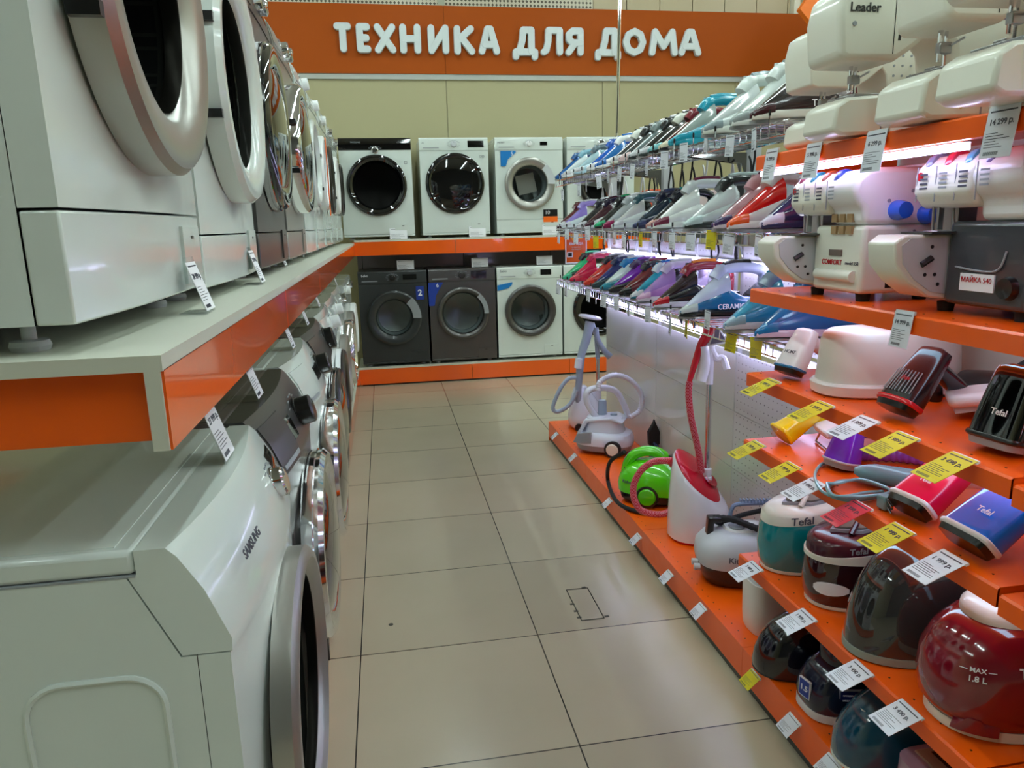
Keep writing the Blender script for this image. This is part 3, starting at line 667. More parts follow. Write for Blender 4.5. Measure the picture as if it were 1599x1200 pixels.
# on shelf fronts facing the aisle (-x): card normal -x  => rotate +(-90)
RX = -R90
for (u, v, z, w_, h_, pr, lab) in ((1203, 258, SA, .058, .075, '4 299 р.', 'white price tag on the topmost orange shelf, farthest of the four'),
                     (1268, 252, SA, .06, .075, '5 990 р.', 'white price tag on the topmost orange shelf, second from its far end'),
                     (1365, 237, SA, .062, .078, '6 299 р.', 'white price tag hanging above the white overlocker on the orange shelf'),
                     (1562, 206, SA, .062, .078, '14 299 р.', 'large white price tag reading 14 299 on the topmost orange shelf'),
                     (1408, 515, SB_, .052, .068, '14 999 р.', 'white price tag hanging over the front of the white oval box')):
    p = ax(u, v, XS-.006); tagv(lab, p, w_, h_, price=pr, rot=(rad(-8), 0, RX), kind='rail')
# lying flags on the lower shelves
FL = [(1187,605,SC_,'y','yellow price tag below the small white steamer with blue base'),(1265,643,SC_,'y','yellow price tag below the white oval box'),(1331,668,SC_,'w','white price tag lying over the purple steamer'),
      (1389,695,SC_,'y','yellow price tag below the black and red steamer'),(1474,730,SC_,'y','yellow price tag above the pink handheld steamer'),
      (1165,703,SD_,'y','yellow price tag at the far end of the steamer shelf'),(1217,738,SD_,'y','yellow price tag below the yellow steamer'),(1254,765,SD_,'w','white price tag above the turquoise steam station'),
      (1321,802,SD_,'r','red price tag on the steamer shelf edge'),(1383,840,SD_,'y','yellow and white price tag above the maroon striped steam station'),(1459,886,SD_,'w','white price tag above the black domed steam station'),
      (1164,893,SE_,'w','white price tag above the white canister'),(1243,971,SE_,'w','white price tag above the dark domed iron station'),(1326,1055,SE_,'w','white price tag above the navy steam station'),(1398,1121,SE_,'w','white price tag above the blue steam station')]
for u, v, z, c_, lab in FL:
    p = ax(u, v, XS-.045)
    r = tagv(lab, p, .06 if z != SE_ else .062, .085 if z != SE_ else .075, {'y': YPAPER, 'w': PAPER, 'r': RPAPER}[c_], '1 999 р.' if u % 2 else '3 490 р.', rot=(rad(-68), 0, RX), grp=None, kind='flag')
    pz = z-.02
    B().tube([(0, .001, .03), (0, .012, .046)], .002, 5).out('tag_arm', ACRYL, r)
for u, v, lab in ((866,681,'white price tag on the base shelf front below the stand steamer'),(894,715,'white price tag on the base shelf front below the grey steam cleaner'),(948,786,'white price tag on the base shelf front below the green steam cleaner'),(992,843,'white price tag on the base shelf front below the red and white steamer'),(1040,902,'white price tag on the base shelf front below the white and black cleaner'),
               (1090,955,'white price tag on the base shelf front left of the white canister'),(1171,1062,'yellow price tag on the base shelf front'),(1231,1133,'white price tag on the base shelf front below the navy station'),(1292,1199,'white price tag on the base shelf front, nearest to the camera')):
    p = ax(u, v, XF-.022); tagv(lab, p, .055, .05, YPAPER if 'yellow' in lab else PAPER, '', rot=(rad(-48), 0, RX), kind='rail')
# hanging tags under the wire racks
HT = {1.655: [(879,305,'w'),(905,297,'w'),(916,290,'w'),(936,284,'w'),(950,275,'w'),(968,272,'w'),(988,268,'w'),(1010,262,'w'),(1038,250,'w'),(1068,238,'w'),(1103,226,'w'),(1140,228,'w'),(1178,218,'w')],
      1.36: [(873,372,'w'),(886,366,'w'),(900,372,'w'),(918,366,'w'),(931,378,'y'),(945,372,'w'),(960,371,'w'),(975,378,'w'),(1001,374,'y'),(1023,374,'w'),(1050,377,'w'),(1079,378,'w'),(1111,375,'y'),(1138,382,'w'),(1184,384,'w')],
      1.055: [(872,452,'w'),(884,455,'w'),(906,450,'w'),(919,462,'w'),(931,465,'w'),(943,470,'w'),(963,474,'w'),(982,483,'w'),(1012,492,'w'),(1047,510,'w'),(1072,514,'y'),(1105,500,'w'),(1142,535,'y'),(1181,544,'y')]}
nmz = {1.655: 'top', 1.36: 'middle', 1.055: 'lowest'}
for z, L_ in HT.items():
    for k, (u, v, c_) in enumerate(L_):
        p = ax(u, v, WX-.012); 
        c2 = {'w': 'white', 'y': 'yellow'}[c_]
        tagv('%s price tag hanging from the %s wire rack, %s of %d from far end' % (c2, nmz[z], ['1st','2nd','3rd'][k] if k < 3 else '%dth' % (k+1), len(L_)), p, .042, .062, YPAPER if c_ == 'y' else PAPER, '', rot=(0, rad(rr.uniform(-9, 9)), RX+rad(rr.uniform(-12, 25))), grp='price tags hanging from the %s wire rack' % nmz[z])
        
# tags in clear stands beside the washing machines (left) and on the back row
def standtag(lab, p, rz, w=.07, h=.1, lean=-18, price='24 999 р.', bd=.075):
    r = thing('price_tag', lab, 'price tag', p, rz)
    b = B(); b.prism([(0, 0), (bd, 0), (bd, .0015), (.0015, .0015), (.0015+sin(rad(-lean))*h, h+.004), (sin(rad(-lean))*h, h+.004)], 'x', -w/2, w/2); b.out('stand', ACRYL, r)
    c = card(r, w*.95, h*.95, PAPER, price); c.location = (0, h*.5*sin(rad(-lean))-.001, h*.5); c.rotation_euler = (rad(lean), 0, 0)
    return r
for k, (u, v, z, nm) in enumerate([(330, 487, ZS, 'between first and second machines on the upper left shelf'), (412, 443, ZS, 'before the dark grey machine on the upper left shelf'), (447, 416, ZS, 'before the polished chrome machine on the upper left shelf'), (475, 402, ZS, 'before the fifth machine on the upper left shelf'),
                     (487, 396, ZS, 'before the sixth machine on the upper left shelf'), (497, 391, ZS, 'before the seventh machine on the upper left shelf'), (507, 386, ZS, 'before the eighth machine on the upper left shelf'),
                     (360, 716, ZP+.85, 'on the nearest lower left machine'), (408, 622, ZP+.85, 'on the second lower left machine'), (460, 545, ZP+.85, 'on the third lower left machine'), (482, 509, ZP+.85, 'on the fourth lower left machine'),
                     (500, 480, ZP+.85, 'on the fifth lower left machine'), (527, 447, ZP+.85, 'on the seventh lower left machine')]):
    p = az(u, v, z+.0015); standtag('white tag in a clear stand ' + nm, p, R90, w=.075 if z < 1.1 else .062, h=.105 if z < 1.1 else .085, bd=.075 if z < 1.1 else .042, price='' if k > 9 else '2%d 999 р.' % k)
for u, v, nm in ((634, 421, 'black'), (750, 417, 'graphite silver'), (851, 414, 'white')):
    p = ay(u, v, YB+.12); p.z = ZP+.852
    standtag('white price tag standing on top of the %s machine in the lower back row' % nm, p, 0, w=.16, h=.085, lean=-6, price='')
for u, v, nm in ((623, 372, 'the foot of the leftmost machine'), (746, 366, 'the foot of the second machine'), (860, 366, 'the foot of the machine with leaflet')):
    p = ay(u, v, YB+.004); p.z = ZSB+.0
    r = thing('price_tag', 'white price card on upper back shelf at ' + nm, 'price tag', (p.x, p.y, p.z))
    c_ = card(r, .15, .09, PAPER, ''); c_.location = (0, 0, .046); c_.rotation_euler = (rad(-4), 0, 0)
    B().box((-.075, -.002, 0), (.075, .004, .003)).out('stand', ACRYL, r)
# poster
p0, p1 = ay(883, 360, 4.6), ay(917, 411, 4.6)
r = thing('poster', 'orange advertising poster with white lettering hanging beside the irons', 'poster', ((p0.x+p1.x)/2, 4.6, (p0.z+p1.z)/2))
hw, hh = (p1.x-p0.x)/2, (p0.z-p1.z)/2
B().box((-hw, 0, -hh), (hw, .003, hh)).out('board', PAPER, r)
B().box((-hw*.9, -.001, -hh*.93), (hw*.9, 0, hh*.95)).out('print', mat('poster_orange', (236, 96, 20), .4), r)
B().prism([(-hw*.7, hh*.75), (hw*.5, hh*.85), (hw*.6, hh*.5), (-hw*.3, hh*.35)], 'y', -.0015, -.001).out('graphic', mat('poster_yellow', (250, 170, 20), .4), r)
text('ВЫГОДА', hh*.2, PAPER, r, (0, -.002, hh*.18), align='CENTER', bold=.02)
text('за комплект', hh*.1, PAPER, r, (0, -.002, -.02*hh), align='CENTER'); text('при покупке', hh*.1, PAPER, r, (0, -.002, -.14*hh), align='CENTER')
B().box((-hw*.85, -.0016, -hh*.62), (-hw*.3, -.001, -hh*.3)).out('badge', PAPER, r); B().box((-hw*.75, -.002, -hh*.57), (-hw*.4, -.0016, -hh*.35)).out('badge_mark', BLACK, r)
B().tube([(0, .001, hh-.01), (0, -.002, 1.354-(p0.z+p1.z)/2), (0, -.06, 1.354-(p0.z+p1.z)/2)], .0015, 4).out('hanger', CHROME, r)
# ---------------- irons ----------------
def iron(lab, loc, rz=0, body=(230,230,232), tank=(40,120,200), hand=(20,20,22), acc=(200,200,205), heel=None, s=1.0, grp=None, txt=None, txtm=PAPER, sole=STEEL, skirt=None, cord=True, tall=1.0, tclear=False, tip=None):
    r = thing('steam_iron', lab, 'iron', loc, rz, grp)
    bm_, tm, hm, am = col(body), col(tank, .12, 1), col(hand), col(acc); hl = col(heel) if heel else hm; sk = col(skirt) if skirt else bm_
    Lh, W = .29*s, .058*s
    wf = lambda t: W*(min(1, max(t, .0)/.62)**.62)*(1 if t < .75 else 1-.25*((t-.75)/.25)**2)
    P = [(Lh*t, wf(t)) for t in (0, .02, .06, .12, .2, .3, .45, .62, .78, .9, .97, 1)]
    P = P + [(x, -y) for x, y in P[::-1][:-1]]
    B().prism(P, 'z', 0, .007*s).out('soleplate', sole, r)
    def body_loft(ts, zb, zt, wk, e=2.6, n=20):
        rr = []
        for t in ts:
            a = wf(t)*wk; z0, z1 = zb(t)*s, zt(t)*s
            q = ring(0, 0, 0, a, (z1-z0)/2, e, n)
            rr.append([(Lh*t, p[0], p[1]+(z0+z1)/2) for p in q])
        return B().loft(rr)
    sm = lambda t, a, b: max(0, min(1, (t-a)/(b-a)))
    ts = [.015, .06, .12, .2, .3, .4, .5, .6, .7, .8, .9, .97, .995]
    body_loft(ts, lambda t: .008, lambda t: .018+.012*sm(t, 0, .2), .985, e=6).out('skirt', sk, r)
    body_loft(ts, lambda t: .016, lambda t: (.026+.07*sm(t, .02, .5)**.9*tall) if t < .5 else (.096*tall+.0-.035*sm(t, .5, .72)), .95).out('body', bm_, r)
    body_loft([.1, .16, .24, .32, .4, .47, .52], lambda t: .032, lambda t: .04+.105*tall*sm(t, .08, .5), .80, e=2.2).out('water_tank', tm if not tclear else tclear, r)
    tp = body_loft([.0, .03, .08, .13, .18], lambda t: .012, lambda t: .024+.03*sm(t, 0, .15), 1.03); tp.out('nose', col(tip) if tip else am, r)
    H = [(.40, .118), (.46, .140), (.56, .150), (.70, .152), (.84, .148), (.95, .135), (.985, .10), (.975, .05)]
    pts = smooth([(Lh*t, 0, z*s*(tall if t < .97 else 1)) for t, z in H], 5); k = len(pts)
    B().tube(pts, [(.0165 if 7 < i < k-8 else .020)*s for i in range(k)], 12, flat=1.15).out('handle', hm, r)
    B().loft([[(Lh*x, y*W*.8, z*s) for x, y, z in ((.80, -1, .02), (.80, 1, .02), (.80, .8, .065), (.80, -.8, .065))], [(Lh*x, y*W*.8, z*s) for x, y, z in ((.99, -1, .015), (.99, 1, .015), (1.0, .8, .11*tall), (1.0, -.8, .11*tall))]]).out('heel', hl, r, bev=.004)
    # grip inset stripe on the handle and controls
    B().tube([(Lh*t, 0, z*s*tall+.0155*s) for t, z in ((.50, .146), (.62, .152), (.8, .151))], .009*s, 8, flat=1.1).out('grip_inset', am, r)
    B().lathe([(.019*s, 0), (.021*s, .012*s), (0, .014*s)], 16, (Lh*.62, 0, .066*s), 'z').out('dial', am, r)
    B().lathe([(.007*s, 0), (.006*s, .012*s), (0, .013*s)], 10, (Lh*.44, .004, .150*s*tall), 'z').out('steam_button', tm, r)
    if cord:
        sd = random.Random(hash(lab) % 999 if False else len(lab)*7+int(loc[1]*100)); dy = sd.uniform(-.02, .02)
        g = 1.368-loc[0]
        B().tube(smooth([(Lh*.96, 0, .13*s), (g-.004, dy*.3, .118*s), (g, dy*.4, .05), (g, dy, -.03), (g-.004, dy+.01, -.1), (g, dy-.01, -.14), (g, -dy-.02, -.1), (g-.003, -dy-.012, -.05), (g, -dy+.01, -.03)], 4), .0042, 6).out('cord', [col((225,226,230)), MATBLK][sd.randint(0, 1)], r)
    if txt:
        text(txt, .022*s, txtm, r, (Lh*.5, -W*.93*s-.0012, .038*s), (1, .03, 0), (0, .12, 1), align='CENTER', name='lettering', bold=.01)
    return r
X_ = 1.085
W3, K, GR = (232,234,236), (18,18,20), (120,128,132)
top = [ # far to near
 (872, 'blue and white iron, farthest on the top wire rack', dict(body=W3, tank=(20,84,150), hand=(24,80,140), skirt=(20,84,150), tip=(20,84,150))),
 (882, 'white iron with pale sides, second from far end of the top wire rack', dict(body=W3, tank=(214,228,232), hand=(120,170,190), skirt=W3)),
 (901, 'light blue and grey iron on the top wire rack', dict(body=(190,220,232), tank=(170,200,210), hand=(86,104,116), skirt=(180,214,230))),
 (922, 'bright blue and white iron on the top wire rack', dict(body=W3, tank=(20,90,190), hand=(24,84,180), acc=W3)),
 (935, 'white iron with blue striped handle on the top wire rack', dict(body=W3, tank=(40,110,180), hand=W3, acc=(26,100,180))),
 (959, 'white and black iron on the top wire rack', dict(body=(226,230,216), tank=(60,64,66), hand=(226,230,220), heel=K)),
 (972, 'dark iron with pale pink skirt on the top wire rack', dict(body=(40,42,46), tank=(70,76,78), hand=K, skirt=(226,196,196), tip=(226,196,196))),
 (987, 'grey and black iron on the top wire rack', dict(body=(50,54,56), tank=(112,126,128), hand=(112,126,126), heel=K)),
 (1001, 'all black iron on the top wire rack', dict(body=K, tank=(40,42,42), hand=K, skirt=(50,60,58))),
 (1019, 'black iron with pale turquoise tip on the top wire rack', dict(body=K, tank=(34,36,38), hand=(210,214,200), tip=(120,190,196), acc=K)),
 (1036, 'maroon iron with cream stripe on the top wire rack', dict(body=(110,30,38), tank=(96,40,38), hand=(120,22,36), skirt=K, acc=(214,206,176), txt='Tefal')),
 (1061, 'turquoise iron with grey side on the top wire rack', dict(body=(10,150,176), tank=(150,164,160), hand=(14,150,178), skirt=(20,150,172), acc=(14,150,178), tip=(10,150,176), s=1.08)),
 (1124, 'white steam iron with grey buttons on the top wire rack', dict(body=(214,224,222), tank=(206,214,214), hand=(216,226,222), skirt=(226,232,222), acc=(140,156,160), s=1.15, txt='BRAUN', txtm=INK)),
 (1171, 'white and grey green steam iron on the top wire rack', dict(body=(140,158,160), tank=(216,226,222), hand=(216,226,222), skirt=(220,228,224), acc=(150,160,160), s=1.15)),
 (1204, 'maroon and black iron beside the sewing machines', dict(body=(40,20,26), tank=(30,20,24), hand=(110,24,36), skirt=(226,226,216), acc=(60,20,28), heel=(90,20,30), s=1.15, txt='Tefal'))]
mid = [(874, 'dark red iron, farthest in the middle iron row', dict(body=(110,26,40), tank=(90,24,40), hand=(90,20,34), skirt=(60,20,30))),
 (882, 'mint and lavender iron in the middle iron row', dict(body=(206,222,222), tank=(150,130,214), hand=(158,138,216), skirt=(214,226,226))),
 (906, 'black iron with white skirt in the middle iron row', dict(body=K, tank=(40,40,44), hand=(26,26,44), skirt=W3)),
 (917, 'white and maroon iron in the middle iron row', dict(body=W3, tank=(70,18,40), hand=(40,30,60), acc=(70,18,40))),
 (934, 'black iron with emerald green button in the middle iron row', dict(body=(20,26,26), tank=(30,34,36), hand=K, acc=(10,170,110))),
 (947, 'grey white iron with magenta nose in the middle iron row', dict(body=(190,194,198), tank=(176,182,186), hand=(180,186,190), tip=(150,10,80), skirt=(120,14,60))),
 (961, 'white iron with dark teal side in the middle iron row', dict(body=(214,222,218), tank=(206,206,206), hand=(40,90,100), heel=(30,60,70))),
 (995, 'navy blue iron in the middle iron row', dict(body=(36,38,70), tank=(30,50,70), hand=(28,30,60), acc=(60,70,110))),
 (1016, 'black iron with copper pink nose in the middle iron row', dict(body=(16,20,18), tank=K, hand=(20,22,40), tip=(196,140,130), acc=(30,150,140), skirt=(190,196,196))),
 (1042, 'large white iron with maroon panel in the middle iron row', dict(body=(222,226,220), tank=(222,226,222), hand=(214,220,220), acc=(110,30,60), skirt=(214,220,212), s=1.15)),
 (1090, 'pale grey iron with dark green handle arch in the middle iron row', dict(body=(196,210,208), tank=(206,216,216), hand=(24,34,34), skirt=(40,50,48), acc=(180,200,200), s=1.12, txt='BRAUN')),
 (1131, 'dusty pink iron in the middle iron row', dict(body=(214,160,162), tank=(200,150,160), hand=(206,150,156), skirt=(206,196,200), acc=(60,40,90), s=1.08)),
 (1161, 'white iron with red water tank and orange button in the middle iron row', dict(body=(226,222,218), tank=(226,22,16), hand=(224,222,218), acc=(240,90,20), s=1.12, txt='Tefal', txtm=GREYP)),
 (1214, 'navy and white iron beside the overlocker', dict(body=(30,30,80), tank=(40,36,90), hand=(196,190,206), skirt=(28,28,70), tip=(200,196,210), acc=(150,150,160), s=1.12, txt='Tefal'))]
bot = [(884, 'green and black iron, farthest in the lowest iron row', dict(body=(30,40,40), tank=(40,190,120), hand=K, tip=(70,200,150), acc=(70,200,150), skirt=(40,160,120))),
 (895, 'crimson and white iron in the lowest iron row', dict(body=(190,14,60), tank=(200,24,70), hand=(190,20,70), acc=(226,210,220), skirt=(180,14,50), tip=(214,60,80))),
 (917, 'coral red and black iron in the lowest iron row', dict(body=(196,44,34), tank=(200,50,40), hand=(40,40,44), tip=(216,50,26), skirt=(206,50,30))),
 (930, 'dark teal iron in the lowest iron row', dict(body=(34,60,70), tank=(30,40,110), hand=(28,34,80), skirt=(30,60,66), tip=(34,66,72))),
 (943, 'turquoise iron with white front in the lowest iron row', dict(body=(20,130,150), tank=(200,216,214), hand=(30,130,190), skirt=(14,100,120), acc=(220,226,230), tip=(30,140,160))),
 (957, 'purple and black iron in the lowest iron row', dict(body=(26,18,30), tank=(120,30,170), hand=(60,20,80), acc=(130,40,180), tip=K)),
 (973, 'dark red and black iron in the lowest iron row', dict(body=(100,20,36), tank=(110,24,30), hand=(30,20,30), acc=(120,24,40), tip=K, skirt=K)),
 (991, 'white and teal iron with blue handle in the lowest iron row', dict(body=(16,130,160), tank=(20,150,180), hand=(214,222,230), acc=(20,100,190), skirt=(14,110,130), tip=(214,222,226))),
 (1006, 'lilac iron with pinkish white skirt in the lowest iron row', dict(body=(176,120,190), tank=(170,130,200), hand=(206,190,220), skirt=(222,212,218), tip=(214,170,200), s=1.05)),
 (1038, 'red and black iron with orange button in the lowest iron row', dict(body=(24,22,26), tank=(40,20,28), hand=(150,20,40), acc=(240,130,20), tip=(190,14,36), skirt=(214,210,220), s=1.1)),
 (1086, 'white and blue iron with black sole skirt in the lowest iron row', dict(body=(10,110,160), tank=(206,214,236), hand=(206,214,236), heel=K, skirt=(16,24,28), tip=(196,206,206), acc=K, s=1.15, txt='CERAMIC')),
 (1159, 'sky blue iron with grey nose at the near end of the lowest iron row', dict(body=(30,140,190), tank=(60,160,200), hand=(150,170,190), skirt=(206,210,216), tip=(150,180,196), s=1.15, txt='⊲')),
 (1203, 'deep blue glossy iron under the orange overlocker shelf', dict(body=(10,100,170), tank=(16,110,180), hand=(10,90,150), skirt=(214,200,220), tip=(16,120,180), s=1.1))]
for L_, z, vv in ((top, 1.655, 245), (mid, 1.36, 354), (bot, 1.055, 470)):
    for k, (u, lab, kw) in enumerate(L_):
        # find y on the rack line x = X_
        lo, hi = 1.0, 6.0
        for _ in range(40):
            y = (lo+hi)/2; q = RW.transposed() @ Vector((X_, y, z+.01-CH)); uu = q.x/q.z*FPX+800
            if uu > u: lo = y
            else: hi = y
        x0 = X_
        x0 = min(x0, 1.355-.29*kw.get('s', 1)*1.0)
        grp = 'irons on the %s wire rack' % nmz[z]
        iron(lab, (x0, y, z), rad(random.uniform(-3, 4)), grp=grp, **kw)
# last two of the lowest row stand on a short extra wire rack
r = thing('wire_rack', 'short chromed wire rack under the orange overlocker shelf', 'rack')
for x in (1.1, 1.25, 1.37): B().tube([(x, 1.875, 1.049), (x, 2.0, 1.049)], .0035, 6).out('rail', CHROME, r)
# ---------------- sewing machines on the top shelf ----------------
def rbox(b, x0, x1, y0, y1, z0, z1, e=6, n=32, axis='x', taper=.92):
    # rounded block lofted along an axis with softened ends
    rr = []
    for f, k in ((0, taper*.9), (.06, .985), (.5, 1), (.94, .985), (1, taper*.9)):
        if axis == 'x':
            q = ring(0, 0, 0, (y1-y0)/2*k, (z1-z0)/2*k, e, n); rr.append([(x0+(x1-x0)*f, p[0]+(y0+y1)/2, p[1]+(z0+z1)/2) for p in q])
        elif axis == 'z':
            q = ring(0, 0, 0, (x1-x0)/2*k, (y1-y0)/2*k, e, n); rr.append([(p[0]+(x0+x1)/2, p[1]+(y0+y1)/2, z0+(z1-z0)*f) for p in q])
        else:
            q = ring(0, 0, 0, (x1-x0)/2*k, (z1-z0)/2*k, e, n); rr.append([(p[0]+(x0+x1)/2, y0+(y1-y0)*f, p[1]+(z0+z1)/2) for p in q])
    b.loft(rr); return b
CREAM = mat('cream_white_plastic', (226, 226, 212), .28, coat=.3)
def sewing(lab, x0, y, rz=0, s=1.0, acc=(108, 60, 130), txt=None, dots=False, ln=.40, holes=False, z=SA, arm=True, decor=True, hx=0):
    r = thing('sewing_machine', lab, 'sewing machine', (x0, y, z), rz, 'sewing machines on the topmost orange shelf')
    D = .062*s; H = .30*s; Ln = ln*s; A = col(acc)
    # free arm (bed): slopes at the needle end, floats over a base
    b = B(); P = [(0, .014), (.005, .062*s), (.03, .078*s), (.12, .085*s), (Ln*.98, .085*s), (Ln, .07*s), (Ln, .008), (.1, .006), (.02, .004)]
    b.prism(P, 'y', -D*.95, D*.95); b.out('free_arm', CREAM, r, bev=.007)
    B().box((.105*s, -D*.96-.0006, .006), (.108*s, -D*.96, .08*s)).out('arm_seam', GREYP, r)
    b = B(); rbox(b, Ln*.32, Ln*1.0, -D*1.15, D*1.15, 0.0, .03*s, 8, axis='x'); b.out('base', WPLAS, r)
    B().box((.05*s, -D*.8, .0805*s), (.16*s, D*.8, .087*s)).out('needle_plate', STEEL, r, bev=.001)
    # pillar and arm
    b = B(); P = [(Ln*.66, .08*s), (Ln*.98, .08*s), (Ln*1.0, .2*s), (Ln*.99, H*.97), (Ln*.93, H), (.03+hx, H*.985), (.006+hx, H*.93), (-.004+hx, H*.78), (.004+hx, .155*s), (.02+hx, .148*s), (.13*s, .148*s), (.165*s, .17*s), (.21*s, .205*s), (Ln*.58, .205*s), (Ln*.64, .18*s), (Ln*.66, .14*s)]
    b.prism(P, 'y', -D, D); o = b.out('arm', CREAM, r, bev=.012, seg=3)
    B().box((.118*s, -D-.0008, .16*s), (.1195*s, -D+.01, H*.97)).out('head_seam', BLACK, r)
    B().prism([(.128*s, .185*s), (.134*s, .185*s), (.142*s, H*.95), (.136*s, H*.95)], 'y', -D-.0006, -D+.01).out('thread_slot', BLACK, r)
    if decor:
        b = B(); P = [(Ln*.42, H*.78), (Ln*.46, H*.88), (Ln*.56, H*.93), (Ln*.95, H*.93), (Ln*.95, H*.76)] if not dots else [(Ln*.6, .1*s), (Ln*.66, .2*s), (Ln*.74, H*.88), (Ln*.84, H*.92), (Ln*.9, H*.8), (Ln*.9, .1*s)]
        b.prism(P, 'y', -D-.0016, -D+.001).out('accent_panel', A, r)
    # needle assembly
    n = B().lathe([(.004*s, .10*s), (.004*s, .16*s)], 10, (.07*s, 0, 0)).out('needle_bar', CHROME, r)
    B().lathe([(.003*s, .088*s), (.003*s, .16*s)], 8, (.085*s, .006, 0)).out('presser_bar', CHROME, r)
    B().box((.055*s, -.012*s, .088*s), (.105*s, .012*s, .092*s)).out('presser_foot', STEEL, r, bev=.001)
    B().box((.066*s, -.008, .112*s), (.088*s, .006, .13*s)).out('needle_clamp', STEEL, r, bev=.002)
    B().tube([(.085*s, -.01, .125*s), (.085*s, -.04, .13*s)], .002, 6).out('threader_lever', LGREY, r)
    B().lathe([(.0045, 0), (.0045, -.002), (0, -.002)], 12, (.03*s, -D-.0, .215*s), 'y').out('face_screw', GREYP, r)
    B().lathe([(.05*s, 0), (.052*s, .01), (.05*s, .022), (0, .024)], 28, (Ln*1.0, 0, H*.7), 'x').out('handwheel', LGREY, r)
    B().lathe([(.012, 0), (.012, .016), (.004, .018), (.004, .05)], 14, (Ln*.45, .01, H-.002), 'z').out('bobbin_winder', WPLAS, r)
    if txt: text(txt, .024*s, BLACK, r, (.018*s, -D-.0012, H*.815), name='maker_mark', bold=.02)
    if dots:
        for i, (xx, zz, c_, q) in enumerate(((.06,.04,(120,180,40),.006),(.078,.026,(200,190,60),.005),(.098,.042,(120,190,40),.008),(.12,.04,(190,200,190),.006))):
            B().lathe([(q, 0), (q, -.0015), (0, -.0015)], 14, (xx, -D*.95+.0005, zz), 'y').out('flower_dot', col(c_), r)
    if holes:
        b = B()
        for i in range(4):
            for j in range(5): b.lathe([(.003, 0), (.003, -.0012), (0, -.0012)], 8, (Ln*.70+i*.022, -D, .13*s+j*.022), 'y')
        b.out('stitch_symbols', GREYP, r)
    return r
def ayp(u, v, y): return ay(u, v, y)
p = ay(1303, 180, 1.5-.06)
sewing('white sewing machine with stitch symbols on its pillar behind the one lettered on its head', ay(1262, 205, 1.67).x+.0, 1.73, s=.92, holes=True, ln=.33, decor=False)
sewing('white sewing machine with purple panels and black lettering on its head, topmost shelf', p.x, 1.5, txt='Leader', s=1.0)
p = ay(1440, 170, 1.27-.068)
sewing('large white sewing machine with green flower dots on its bed, middle of topmost shelf', p.x, 1.27, s=1.1, dots=True, ln=.38, decor=False, hx=.03)
p = ay(1551, 140, .97)
sewing('white sewing machine at the right edge of the topmost shelf', p.x, 1.03, s=1.0, decor=False, ln=.40)
